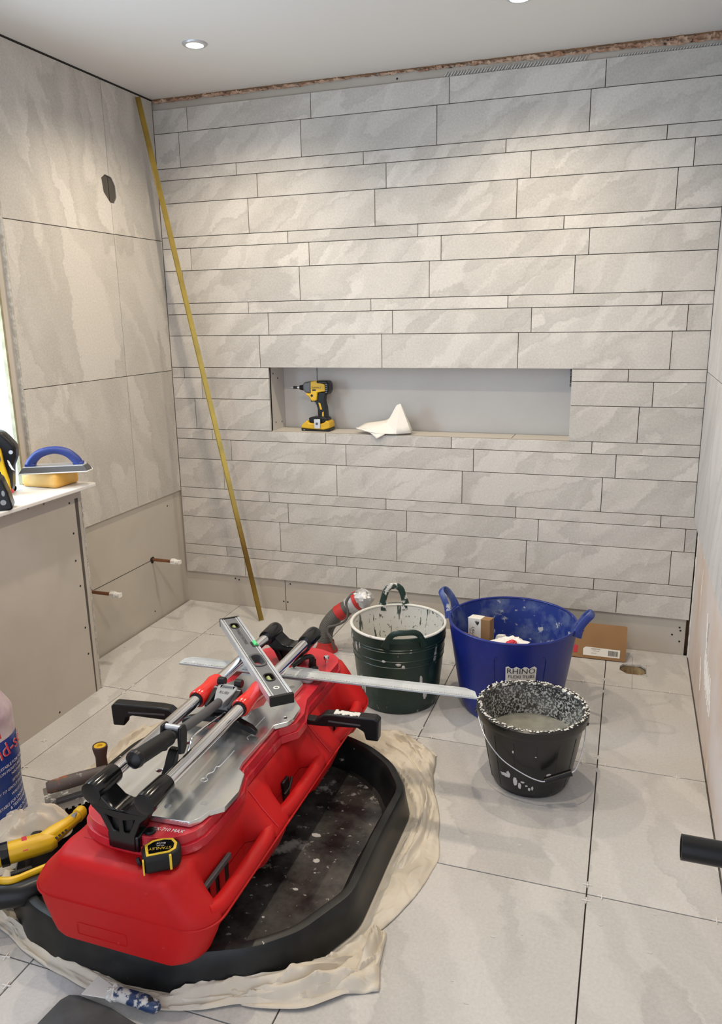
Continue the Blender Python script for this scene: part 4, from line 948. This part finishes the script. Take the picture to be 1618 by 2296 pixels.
# rails
XL, XR, ZR = 1.086, 1.222, .450
for x in (XL, XR): MB().cyl((x, -2.125, ZR), (x, -1.235, ZR), .0158, 28).build('guide_rail', CHROME, t)
def support(y0, y1, flip, name='rail_support'):
    """Y shaped cast support between the base and both rails"""
    g = t
    cx = (XL+XR)/2
    prof = [(cx-.030, ZB2-.034), (cx+.032, ZB2-.034), (cx+.034, ZB2+.005), (cx+.052, ZR-.052), (XR+.004, ZR-.034), (XR+.018, ZR-.010), (XR+.012, ZR+.012), (XR-.010, ZR+.012), (XR-.028, ZR-.008), (cx+.020, ZR-.026), (cx, ZR-.031), (cx-.020, ZR-.026), (XL+.028, ZR-.008), (XL+.010, ZR+.012), (XL-.012, ZR+.012), (XL-.018, ZR-.010), (XL-.004, ZR-.034), (cx-.052, ZR-.052), (cx-.034, ZB2+.005)]
    h1 = [(cx-.020, ZB2+.012), (cx-.006, ZB2+.010), (cx-.006, ZR-.054), (cx-.036, ZR-.048)]
    h2 = [(cx+.006, ZB2+.010), (cx+.020, ZB2+.012), (cx+.036, ZR-.048), (cx+.006, ZR-.054)]
    g = MB().prism(prof, y0, y1, mp=XZ, holes=[h1, h2]).build(name, BLKG, g, bevel=.004, bseg=3)
    MB().box((cx-.028, y0+.008, ZB2), (cx+.028, y1-.008, ZR-.045)).build('support_web', BLK, g, bevel=.002)
    for x in (XL, XR):
        a, b_ = (y0-.004, y1+.022) if not flip else (y1+.004, y0-.020)
        s = -1 if flip else 1
        MB().tube([(x, a, ZR), (x, a+s*.002, ZR), (x, a+s*.014, ZR), (x, b_, ZR), (x, b_+s*.004, ZR)], [.016, .0245, .0260, .0235, .0225], 24).build('rail_socket', BLKG, g)
support(-2.160, -2.104, False)
support(-1.262, -1.206, True)
MB().box((1.115, -2.158, ZB2-.036), (1.195, -2.12, ZB2+.004)).build('support_foot', BLKG, t, bevel=.004)
MB().lathe([(.0001, .006), (.010, .006), (.013, .003), (.013, 0)], 14, (1.205, -2.128, ZB2)).build('foot_lug', BLK, t)
# carriage
for x, ya, yb in ((XL, -1.715, -1.600), (XR, -1.725, -1.595)):
    sd = -1 if x == XL else 1
    MB().tube([(x, ya, ZR), (x, ya+.004, ZR), (x, ya+.035, ZR), (x, (ya+yb)/2, ZR+.001), (x, yb-.02, ZR+.001), (x, yb, ZR)], [.0225, .0250, .0240, .0215, .0250, .0225], 22).build('slide_sleeve', REDG, t)
    MB().tube([(x, ya-.004, ZR), (x, ya+.001, ZR)], .0195, 20).build('sleeve_ring', BLK, t)
    MB().prism([(ya+.025, ZR-.005), (yb-.008, ZR-.014), (yb-.004, ZR-.034), (yb-.03, ZR-.040), (ya+.03, ZR-.020)], min(x, x+sd*.020), max(x, x+sd*.020), mp=YZ).build('sleeve_cheek', REDG, t, bevel=.004)
cx = (XL+XR)/2
YK = -1.675
kp = [(-.030, .020), (-.018, .026), (.018, .026), (.030, .020), (.026, -.005), (.013, -.045), (-.013, -.045), (-.026, -.005)]
MY = frame((cx, YK, ZR+.008), (1, 0, 0), y=(0, .86, .30))
yk = MB(MY).prism(kp, -.008, .010, holes=[[(-.016, .010), (.016, .010), (.014, .018), (-.014, .018)]]).build('yoke', GREYP, t, bevel=.003)
text('lettering', 'RUBI', .0135, MY @ Matrix.Translation((0, -.006, .0105)), DKGREY, yk)
MB(MY).cyl((-.040, .014, .004), (.040, .014, .004), .0035, 12).build('yoke_pin', CHROME, yk)
for s_ in (-1, 1):
    MB(MY).prism([(s_*.034-.006, .022), (s_*.034+.006, .022), (s_*.034+.008, 0), (s_*.034+.005, -.055), (s_*.034-.004, -.055), (s_*.034-.008, 0)], -.014, .006).build('side_arm', BLK, t, bevel=.003)
    MB(MY).cyl((s_*.026-.010, .034, .010), (s_*.026+.010, .034, .010), .012, 14).build('adjuster_wheel', BLK, t, bevel=.0015)
MB().box((XL+.018, -1.70, ZR-.030), (XR-.018, -1.63, ZR-.012)).build('carriage_block', GREYP, t, bevel=.004)
MB().prism([(XL+.012, ZR-.022), (XR-.012, ZR-.022), (XR-.030, ZP+.012), (XL+.030, ZP+.012)], -1.675, -1.640, mp=XZ).build('cutter_head', DKGREY, t, bevel=.002)
b = MB()
fz_ = ZP+.020
for s_ in (-1, 1):
    b.loft([[(cx+s_*x, y-w, fz_+h-z), (cx+s_*x, y+w, fz_+h-z), (cx+s_*x, y+w*.6, fz_+h), (cx+s_*x, y-w*.6, fz_+h)] for x, y, w, h, z in ((.0, -1.70, .020, .016, .014), (.05, -1.705, .018, .014, .014), (.095, -1.715, .015, .006, .014), (.112, -1.72, .010, -.002, .010))])
b.build('breaker_foot', BLK, t, bevel=.002)
hz = [(cx, -1.715, .452), (cx+.003, -1.80, .462), (cx+.002, -1.90, .474), (cx, -1.955, .481)]
MB().tube(spline(hz, 4), .0125, 14).build('lever_arm', DKGREY, t)
G0, G1 = Vector((cx, -1.955, .482)), Vector((cx-.008, -2.090, .497))
gp = [G0.lerp(G1, k/34) for k in range(35)]
gr_ = MB().tube(gp[:30], [.0190+.0007*(k % 2) for k in range(30)], 18).build('grip', BLKR, t)
MB().tube([gp[29], gp[30], gp[31], gp[33], gp[34], G1+(G1-G0)*.03], [.0205, .0220, .0220, .0200, .0145, .005], 20).build('grip_end', BLK, gr_)
MH = frame((cx, -1.935, .478), (1, 0, 0), z=(0, .12, .99))
for s_ in (-1, 1): MB(MH).prism([(-.014, .026), (.010, .028), (.018, .010), (.016, -.030), (.004, -.046), (-.014, -.040), (-.016, 0)], s_*.024-.0045, s_*.024+.0045, mp=YZ).build('bracket_cheek', BLK, t, bevel=.003)
MB(MH).cyl((-.020, .0, .019), (.020, .0, .019), .0075, 16).build('cross_pin', ALU, t)
MB(MH).prism([(-.006, -.036), (.010, -.032), (.006, -.060), (-.012, -.085), (-.034, -.094), (-.040, -.086), (-.026, -.070), (-.016, -.050)], -.012, .012, mp=YZ).build('trigger', BLK, t, bevel=.004)
MB().tube(spline([(cx+.022, -1.725, .430), (cx+.028, -1.80, .445), (cx+.030, -1.895, .458), (cx+.031, -1.915, .445), (cx+.030, -1.935, .420), (cx+.022, -1.955, .415)], 5), .0026, 8).build('link_rod', CHROME, t)
# side support arms
for name, ends in (('side_arm_support', [(1.270, -1.510), (1.530, -1.500)]), ('side_arm_support', [(1.035, -1.590), (.762, -1.640)])):
    A, B = Vector((*ends[0], .330)), Vector((*ends[1], .330)); L_ = (B-A).length; M = frame(A, B-A, z=(0, 0, 1))
    s_ = 1 if B.x > A.x else -1
    pf = [(0, -.020), (.10, -.018), (L_-.055, -.008), (L_-.036, -.018), (L_-.030, -.042), (L_+.006, -.042), (L_+.008, .020), (L_-.004, .028), (.135, .024), (.105, .020), (.080, -.002), (.0, -.004)]
    MB(M).prism(pf, -.017, .017, mp=XZ).build('support_arm', BLK, t, bevel=.004, bseg=3)
    for sg in (-1, 1): MB(M).box((.12, sg*.0172-.0006, .000), (L_-.045, sg*.0172+.0006, .005)).build('arm_rib', DKGREY, t, smooth=0)
    if s_ == 1:
        b = MB(M); random.seed(2)
        for k in range(14):
            x = .135+.008*k; b.box((x, -.013+.003*(k % 3), .0235), (x+.009, .006+.006*random.random(), .0262+.001*random.random()))
        b.build('dried_plaster', RIMW, t, bevel=.001)
# rear clamp and pin
MB().prism(rrect(1.175, -1.37, 1.275, -1.285, .015), ZB2, ZB2+.012).build('rear_pad', ALUD, t, bevel=.003)
MB().tube(spline([(1.232, -1.262, .362), (1.238, -1.272, .400), (1.215, -1.295, .400), (1.195, -1.325, .385)], 5), [.010]*5+[.008]*5+[.007]*5+[.006], 10).build('rear_catch', BLK, t)
MB().lathe([(.0001, 0), (.016, 0), (.013, .006), (.009, .010), (.009, .030)], 14, (1.240, -1.262, ZB2)).build('catch_post', BLK, t)
MB().cyl((1.272, -1.230, CZT+.046), (1.272, -1.230, CZT+.066), .0048, 12).lathe([(.0001, .082), (.008, .079), (.0095, .073), (.007, .066), (.004, .064)], 14, (1.272, -1.230, CZT)).build('locking_pin', CHROME, t)

# ------------------------------------------------------------------ straight edge, spirit level, tape measure
A, B = Vector((.827, -1.382, ZP+.0015)), Vector((1.785, -1.337, ZP+.0015)); M = frame(A, B-A, z=(0, 0, 1)); L_ = (B-A).length
t = thing('straight_edge', A, 'long flat aluminium straight edge lying across the tile cutter under its rails', 'straight edge')
b = MB(M).loft([[(0, -.013, 0), (L_, -.013, 0), (L_, -.013, .006), (0, -.013, .006)], [(.004, .020, 0), (L_-.012, .020, 0), (L_-.012, .020, .0085), (.004, .020, .0085)], [(.022, .045, 0), (L_-.045, .045, 0), (L_-.045, .045, .004), (.022, .045, .004)]])
b.build('blade', ALUD, t, smooth=0, bevel=.0008)
b = MB(M)
for k in range(1, 188): x = .012+k*.005; h = .0075 if k % 10 == 0 else (.005 if k % 2 == 0 else .0035); b.box((x, -.011, .0068), (x+.0009, -.011+h, .0078))
tag(b.build('scale_mark', GREYP, t, smooth=0), kind='stuff')
LA, LB = Vector((.9375, -1.249, .466)), Vector((1.335, -1.700, .466)); M = frame(LA, LB-LA, z=(0, 0, 1)); L_ = (LB-LA).length
t = thing('spirit_level', LA, 'short aluminium spirit level lying across the chrome rails of the tile cutter', 'spirit level')
hw = .0315; HT = .026
holes = [rrect(.055, -.014, .100, .014, .013), rrect(.315, -.020, .405, .020, .019), rrect(.455, -.014, .505, .014, .013)]
web = MB(M).prism([(.008, -hw+.006), (L_-.010, -hw+.006), (L_-.010, hw-.006), (.265, hw-.006), (.262, hw-.020), (.225, hw-.020), (.222, hw-.006), (.008, hw-.006)], .006, HT-.002, holes=holes); web.build('web', WEBM, t, bevel=.0006)
for s_ in (-1, 1):
    if s_ == -1: MB(M).box((.006, -hw, 0), (L_-.008, -hw+.0065, HT)).build('rail', ALU, t, bevel=.0008)
    else:
        MB(M).box((.006, hw-.0065, 0), (.218, hw, HT)).build('rail', ALU, t, bevel=.0008); MB(M).box((.268, hw-.0065, 0), (L_-.008, hw, HT)).build('rail', ALU, t, bevel=.0008)
    MB(M).box((.008, s_*.0205-.0016, HT-.002), (L_-.01, s_*.0205+.0016, HT-.0012)).build('silver_stripe', WHITEP if False else ALU, t, smooth=0)
for x0, x1 in ((0, .007), (L_-.010, L_)): MB(M).box((x0, -hw-.001, -.0008), (x1, hw+.001, HT+.0008)).build('end_cap', BLK, t, bevel=.001)
for h, cxx in ((holes[0], .0775), (holes[2], .480)):
    inner = [(cxx+(u-cxx)*.80, v*.76) for u, v in h]; vf = MB(M).prism(h, .004, HT+.0005, holes=[inner]).build('vial_frame', BLK, t, bevel=.0006)
    MB(M).tube([(cxx-.014, 0, .016), (cxx+.014, 0, .016)], .0065, 14).build('vial', VIAL, vf)
    MB(M).prism(inner, .004, .007).build('vial_backing', WHITEP, vf)
h = holes[1]; inner = [(.36+(u-.36)*.80, v*.70) for u, v in h]; MB(M).prism(h, 0, HT+.001, holes=[inner]).build('hand_hole_rim', DKGREY, t, bevel=.001)
MB(M).box((.224, hw-.020, .002), (.266, hw-.001, HT)).build('centre_vial_block', BLK, t, bevel=.003)
MB(M).tube([(.230, hw-.008, HT), (.260, hw-.008, HT)], .0062, 12).build('vial', VIALG, t)
text('lettering', 'STANLEY FATMAX', .016, M @ Matrix.Translation((.17, .0, HT-.0018)) @ Matrix.Rotation(0, 4, 'Z'), INK, t)
MB(M).prism(circ(.548, .0, .0085, 20), HT-.0018, HT-.0010, holes=[circ(.548, 0, .0050, 20)]).build('logo_ring', WHITEP, t)

t = thing('tape_measure', (1.262, -2.150, CZT), 'black and yellow pocket tape measure on the near end of the red case', 'tape measure')
M = frame((1.252, -2.160, CZT+.001), (.78, .62, 0), z=(0, 0, 1))
Dp = [(-.040, -.030), (.020, -.034), (.038, -.024), (.044, .0), (.036, .024), (.014, .034), (-.018, .034), (-.040, .020)]
MB(M).prism(Dp, 0, .042).build('shell', BLKR, t, bevel=.013, bseg=5)
ring = [(u*.80, v*.76) for u, v in Dp]; rin = [(u*.66, v*.60) for u, v in Dp]
MB(M).prism(ring, .0405, .0432, holes=[rin]).build('yellow_ring', YINK, t, bevel=.0006)
fc = MB(M).prism(rin, .040, .0426).build('face', BLKG, t)
MB(M).box((.014, -.0362, .006), (.019, -.030, .041)).build('yellow_band', YINK, t, bevel=.0008)
MB(M).box((-.041, -.0328, .004), (-.0375, -.024, .038)).build('yellow_band', YINK, t, bevel=.0008)
MB(M).tube([(-.044, .012, .010), (-.050, .012, .008)], .009, 10).build('belt_end', BLKR, t)
TM = M @ Matrix.Translation((.0, .001, .0430)) @ Matrix.Rotation(PI*.93, 4, 'Z')
text('lettering', 'STANLEY', .0115, TM @ Matrix.Translation((0, .008, 0)), YINK, fc)
text('lettering', 'TYLON', .005, TM @ Matrix.Translation((0, -.0005, 0)), WINK, fc)
text('lettering', "8m/26'", .0075, TM @ Matrix.Translation((0, -.008, 0)), WINK, fc)

# ------------------------------------------------------------------ left: adhesive bag, trowels, rag, cordless tools
BC = (.425, -1.905)
t = thing('adhesive_bag', (*BC, 0), 'opened blue, red and white bag of tile adhesive standing at the left', 'bag')
def bagr(th, z):
    c, s = math.cos(th), math.sin(th); rx = .152+.004*math.sin(z*30)-.05*max(0, (z-.40)/.1); ry = .128-.06*max(0, (z-.40)/.1)
    r = 1/((abs(c)/rx)**2.6+(abs(s)/ry)**2.6)**(1/2.6); return r*(1+.018*noise.noise(Vector((c*2, s*2, z*9)))+.03*max(0, (z-.36)/.1)*math.sin(9*th))
def bagpt(th, z, off=0): r = bagr(th, z)+off; return (BC[0]+r*math.cos(th), BC[1]+r*math.sin(th), z)
def bagloft(z0, z1, n, name, mat, cap0=False, cap1=False, off=0):
    MB().loft([[bagpt(2*PI*i/72, z0+(z1-z0)*k/n, off) for i in range(72)] for k in range(n+1)], True, cap0, cap1).build(name, mat, t, smooth=60)
bagloft(.003, .335, 18, 'bag_body', BAGB, cap0=True)
bagloft(.335, .480, 12, 'bag_top', BAGW)
MB().lathe([(.11, 0), (.124, .006), (.128, .014), (.118, .022), (.10, .014)], 60, (BC[0], BC[1], .475), fn=lambda a, z: bagr(a, .47)/.118*(1+.05*math.sin(11*a))).build('rolled_opening', BAGW, t)
def onbag(th0, z0, slope=0, off=.0025): 
    R_ = .15
    return lambda u, v: bagpt(th0+(u*math.cos(slope)-v*math.sin(slope))/R_, z0+u*math.sin(slope)+v*math.cos(slope), off)
TH = math.radians(4)
text('lettering', 'ci', .050, None, REDINK, t, fn=onbag(TH, .362, .12, .0035), align='RIGHT')
text('lettering', 'rapid-set', .054, None, WINK, t, fn=onbag(TH+.65, .318, .12, .0020), align='RIGHT')
text('lettering', 'rapid-set', .052, None, REDINK, t, fn=onbag(TH+.63, .318, .12, .0035), align='RIGHT')
lines = ['SUITABLE FOR PORCELAIN', '& NON-MOISTURE SENSITIVE', 'NATURAL STONE', 'SETS IN 2 HOURS', 'READY TO GROUT IN 3 HOURS', 'WALLS & FLOORS', 'SUITABLE FOR UNDERFLOOR', '& TEXTILE HEATING', 'SUITABLE FOR RIGID PLYWOOD', 'OVERBOARDED FLOORS', 'INTERNAL & EXTERNAL USE']
zl = [.268, .252, .236, .212, .192, .170, .148, .134, .114, .100, .074]
for s_, z_ in zip(lines, zl): text('lettering', s_, .0125, None, WINK, t, fn=onbag(TH+.66, z_, .05, .0025), align='RIGHT', sx=.9)
text('lettering', 'to\nach', .030, None, WINK, t, fn=onbag(TH+.36, .045, .08, .0025), align='RIGHT', shear=.2)
for z_, r_ in ((.300, .016), (.222, .014)):
    g = circ(0, 0, r_, 20); 
    f_ = onbag(TH+.84, z_, 0, .0028); MB().add([f_(u, v) for u, v in g]+[f_(u*.75, v*.75) for u, v in g], [(i, (i+1) % 20, 20+(i+1) % 20, 20+i) for i in range(20)]).build('round_emblem', WINK, t)

def trowel(name, label, corner, along, across, ln, wd, notched, handle_mat, normal=(0, 0, 1)): pass
t = thing('notched_trowel', (.64, -1.76, .1), 'plaster-caked notched trowel with worn orange handle resting on the tray edge', 'trowel')
A = Vector((.667, -1.862, .098)); u_ = Vector((.70, .71, .06)).normalized(); M = frame(A, u_, y=(-.80, .60, -.05)); 
Lb, Wb = .250, .158
pf = [(0, 0)]
k = .012
while k < Lb-.012: pf += [(k, 0), (k, .010), (k+.008, .010), (k+.008, 0)]; k += .018
pf += [(Lb, 0), (Lb, Wb)]
k = Wb
while k > .03: pf += [(0, k), (.004*((int(k*1000) % 2)), k-.010)] ; k -= .03
MB(M).prism(pf, 0, .0018).build('blade', STEELP, t, smooth=0)
MB(M).box((.03, .042, .0018), (.20, .062, .012)).build('spine', DKGREY, t, bevel=.002)
MB(M).box((.165, .046, .012), (.182, .058, .048)).build('tang', DKGREY, t, bevel=.003)
H0, H1 = M @ Vector((.012, .062, .052)), M @ Vector((.180, .052, .054))
MB().tube([H0, H0.lerp(H1, .04), H0.lerp(H1, .3), H0.lerp(H1, .6), H1], [.015, .0185, .0205, .0195, .0165], 18).build('handle', ORANGEH, t)
b = MB(M); 
for q in range(9): b.box((.150+.0045*q, .018, .0019), (.1515+.0045*q+.001*(q % 2), .045, .0023))
b.build('bar_code', PAPERW, t, smooth=0)
t = thing('gauging_trowel', (.70, -1.66, .1), 'trowel standing upright with brown handle and yellow butt behind the cutter', 'trowel')
MB().lathe([(.0001, .0), (.014, .0), (.0165, .012), (.0170, .060), (.0160, .085), (.0200, .104), (.0225, .116), (.0218, .124), (.0195, .126), (.0180, .122)], 26, (.700, -1.655, .085)).build('handle', BROWNH, t)
MB().lathe([(.0180, .2065), (.0175, .2085), (.0130, .2095), (.0085, .2090), (.0070, .2035), (.0001, .2030)], 24, (.700, -1.655, 0)).build('butt_insert', YEL, t)
MB().box((.694, -1.661, .060), (.706, -1.649, .09)).build('tang', DKGREY, t)
MB().prism([(.66, -1.70), (.74, -1.68), (.735, -1.60), (.67, -1.61)], .101, .103).build('blade', STEELP, t, smooth=0)
t = thing('canvas_rag', (.63, -1.92, .03), 'crumpled cream canvas rag between the adhesive bag and the yellow tool', 'rag')
def rag(c, R, hgt, ang, seed, el=1.35):
    vs = []; fs = []; NA_, NR_ = 72, 22; ca, sa = math.cos(ang), math.sin(ang)
    for i in range(NA_):
        th = 2*PI*i/NA_; Rr = R*(1+.22*noise.noise(Vector((math.cos(th)*1.4, math.sin(th)*1.4, seed))))
        for k in range(NR_+1):
            f = k/NR_; u, v = Rr*f*math.cos(th)*el, Rr*f*math.sin(th)
            rd = abs(noise.noise(Vector((u*7+seed, v*34, seed)))); cr = 1-min(1, abs(noise.noise(Vector((u*26, v*40, seed+5))))*3)
            z = hgt*(max(0, 1-f**2.2)**.7)*(1.12-.95*rd)+.006*cr*(1-f)+.004*(1-f)
            vs.append((c[0]+u*ca-v*sa, c[1]+u*sa+v*ca, c[2]+z))
    for i in range(NA_):
        for k in range(NR_): a = i*(NR_+1)+k; b2 = ((i+1) % NA_)*(NR_+1)+k; fs.append((a, b2, b2+1, a+1))
    return MB().add(vs, fs).build('rag_fold', CLOTH, t, smooth=75)
rag((.615, -1.915, .022), .082, .098, .85, 2); rag((.662, -1.880, .060), .060, .075, .5, 7); rag((.575, -1.965, .020), .075, .060, 1.1, 12)

t = thing('multi_tool', (.74, -2.02, .12), 'yellow cordless tool with black ring lying left of the red case', 'power tool')
MB().tube([(.655, -2.125, .132), (.700, -2.080, .136), (.735, -2.045, .138), (.768, -2.012, .138), (.790, -1.990, .138), (.800, -1.978, .138)], [.027, .0285, .0290, .0285, .027, .020], 10, sq=.95).build('body', YEL, t, bevel=.004)
MB().tube([(.706, -2.074, .1365), (.720, -2.060, .137)], .0305, 10).build('black_ring', BLK, t, bevel=.002)
MB().tube([(.772, -2.006, .140), (.790, -1.975, .148), (.797, -1.93, .148), (.797, -1.890, .146)], [.024, .0255, .020, .017], 8, sq=.9).build('neck', YEL, t, bevel=.004)
MB().tube([(.797, -1.892, .146), (.795, -1.870, .146), (.794, -1.862, .146)], [.021, .021, .014], 10, sq=.8).build('nose', YEL, t, bevel=.003)
M = frame((.752, -2.037, .160), (.7, .71, 0), z=(.45, -.45, .77)); MB(M).box((-.006, -.022, .0), (.006, .014, .0035)).build('badge', REDINK, t, smooth=0)
b = MB()
for k in range(4): b.box((-.022+.011*k, -.010, .0235), (-.017+.011*k, -.004, .0258), M=frame((.800, -1.975, .142), (.1, .99, 0), z=(.5, -.3, .8)))
b.build('vent', DARK, t, smooth=0)
MB().tube([(.792, -1.880, .150), (.805, -1.915, .165)], .006, 10).build('switch', GREYP, t)
t = thing('cordless_drill', (.80, -2.13, .1), 'black cordless tool grip with yellow trim lying at the left foreground', 'power tool')
MB().tube([(.700, -2.175, .095), (.760, -2.160, .098), (.820, -2.128, .098), (.850, -2.090, .104), (.868, -2.050, .110)], [.028, .031, .030, .024, .018], 18, sq=1.05).build('housing', BLK, t)
MB().tube(spline([(.752, -2.140, .127), (.778, -2.140, .131), (.798, -2.128, .130), (.815, -2.098, .128), (.838, -2.065, .128), (.852, -2.045, .126)], 5), [.010]*12+[.009]*13+[.007], 10, sq=.9).build('yellow_trim', YEL, t)
MB().tube(spline([(.775, -2.115, .128), (.790, -2.100, .128), (.800, -2.075, .122)], 4), .008, 8).build('trigger', BLKR, t)
b = MB(); q = [(.760, -2.176, .1262), (.776, -2.172, .1262), (.782, -2.186, .1190), (.768, -2.190, .1190)]
b.tube([Vector(p) for p in q+q[:1]], .0018, 6); b.tube([(.700, -2.168, .124), (.725, -2.155, .1295), (.760, -2.170, .1275)], .0012, 6); b.build('yellow_outline', YEL, t)

# ------------------------------------------------------------------ foreground: board and scraper, pipe on the right
t = MB().prism([(1.040, -2.345), (1.046, -2.285), (1.056, -2.268), (1.078, -2.262), (1.165, -2.268), (1.245, -2.285), (1.262, -2.30), (1.27, -2.48), (1.04, -2.48)], .0, .008).build('slate_board', mk('charcoal_board', (.035, .036, .038), .55, c2=(.06, .062, .065), ns=14, splats=[((.45, .44, .42), 16, .72, .02)]), loc=(1.15, -2.37, 0), bevel=.002)
tag(t, 'charcoal grey rounded board lying on the floor at the bottom edge', 'board')
t = thing('scraper', (1.17, -2.25, .01), 'plastered filling knife with navy handle lying on the charcoal board', 'scraper')
A = Vector((1.094, -2.243, .0175)); M = frame(A, (.965, -.03, .0)+(Vector((0, 0, 0))) if False else Vector((.93, -.10, .03)), z=(0, 0, 1))
M = frame(A, (.995, -.055, .03), z=(0, 0, 1))
MB(M).prism([(-.004, -.024), (.060, -.014), (.060, .014), (-.002, .030)], -.001, .0015).build('blade', PAPERW, t, bevel=.0004)
crumple('plaster_lump', (.066, 0, .004), .018, .020, .012, RIMW, t, 4, .3, M)
MB(M).tube([(.064, 0, .004), (.080, 0, .006), (.120, 0, .008), (.160, 0, .007), (.178, 0, .006), (.186, 0, .006)], [.009, .0135, .0145, .0150, .0130, .006], 18, sq=1.1).build('handle', NAVYH, t)
MB(M).tube([(.165, 0, .0165), (.165, 0, .0225)], .0055, 14).build('hang_hole', DARK, t)
t = thing('waste_pipe', (2.4527, -2.18, .6), 'black plastic waste pipe stub sticking out at the right edge', 'pipe')
b = MB(); X0, X1 = 2.270, 2.452
b.tube([(X1, -2.18, .602), (X0, -2.18, .602)], .0205, 36, caps=False).tube([(X0+.0004, -2.18, .602), (X0+.06, -2.18, .602)], .0175, 36, caps=False)
b.lathe([(.0175, 0), (.0205, 0)], 36, M=frame((X0, -2.18, .602), (0, 1, 0), z=(-1, 0, 0))).build('pipe_wall', BLK, t)
MB().lathe([(.0001, 0), (.0178, 0)], 24, M=frame((X0+.055, -2.18, .602), (0, 1, 0), z=(-1, 0, 0))).build('pipe_inside', DARK, t)

# ------------------------------------------------------------------ tile spacers left in the floor joints
spm = MB().box((-.011, -.0011, 0), (.011, .0011, .003)).box((-.0011, -.011, 0), (.0011, .011, .0029)).build('tile_spacer', SPACER, smooth=0)
spot = [(.249, -1.400, .5, 'flat on the tile edge by the boxing'), (.304, -1.557, .1, 'in the joint right of the adhesive bag'), (.30, -.940, 0, 'behind the joint crossing nearest the left boxing'), (.30, -1.005, 0, 'before the joint crossing nearest the left boxing'), (.262, -.974, 0, 'left of the joint crossing nearest the left boxing'), (.480, -.976, .2, 'in the joint left of the straight edge'),
        (.296, -.345, 0, 'behind the crossing left of the spirit level'), (.296, -.412, 0, 'before the crossing left of the spirit level'), (.345, -.372, .1, 'right of the crossing left of the spirit level'), (.858, -.352, .2, 'left of the red hose collar'), (.992, -.362, .1, 'right of the red hose collar'), (.904, -.462, 0, 'in front of the red hose collar'), (1.493, -.355, 0, 'on the floor between the green and blue tubs'),
        (2.1207, -.330, 0, 'behind the joint crossing left of the floor waste'), (2.1207, -.438, 0, 'in front of the joint crossing left of the floor waste'), (2.04, -.374, 0, 'left of the crossing by the floor waste'), (2.17, -.374, 0, 'right of the crossing by the floor waste'), (2.367, -.374, 0, 'between the floor waste and the right wall'),
        (1.512, -.917, .1, 'behind the crossing left of the black bucket'), (1.560, -.972, 0, 'right of the crossing left of the black bucket'), (1.510, -.990, .3, 'on the crossing left of the black bucket'),
        (2.1207, -.932, 0, 'behind the crossing right of the black bucket'), (2.145, -.974, 0, 'right of the crossing right of the black bucket'), (2.1207, -1.010, 0, 'before the crossing right of the black bucket'), (2.073, -.978, .2, 'left of the crossing right of the black bucket'), (2.364, -.978, 0, 'in the joint near the right wall level with the bucket'),
        (2.1207, -1.563, 0, 'behind the crossing left of the black pipe'), (2.158, -1.596, 0, 'right of the crossing left of the black pipe'), (2.1207, -1.622, 0, 'before the crossing left of the black pipe'), (2.427, -1.596, 0, 'in the joint below the black pipe'),
        (.838, -2.222, .2, 'in the joint at the lower left corner'), (.900, -2.287, .1, 'lowest in the left bottom corner')]
for i, (x, y, a, lb) in enumerate(spot):
    o = spm if i == 0 else spm.copy()
    if i: COL.objects.link(o)
    inj = a == 0
    o.location = (x, y, .0002); o.rotation_euler = (0, 0, a)
    if i % 3 == 1: o.rotation_euler = (.0, 0, a)
    tag(o, 'small white tile spacer '+lb, 'tile spacer', 'tile spacers left on the floor')

# crumbs of dry adhesive on the floor
b = MB(); random.seed(21)
for k in range(70):
    if k < 40: x, y = random.uniform(.03, .85), random.uniform(-.95, -.06)
    elif k < 55: x, y = random.uniform(1.75, 2.35), random.uniform(-2.4, -1.4)
    else: x, y = random.uniform(.95, 2.4), random.uniform(-.95, -.1)
    r = random.choice((.0015, .002, .003, .005)); e = random.uniform(.3, 1); a = random.uniform(0, 3)
    b.prism([(x+r*math.cos(q+a)*1.4, y+r*e*math.sin(q+a)) for q in (0, 1.1, 2.0, 3.3, 4.4, 5.3)], 0.0001, .0012)
tag(b.build('adhesive_crumbs', COMB, smooth=0), 'tiny pale crumbs of dry adhesive scattered on the floor tiles', 'debris', kind='stuff')
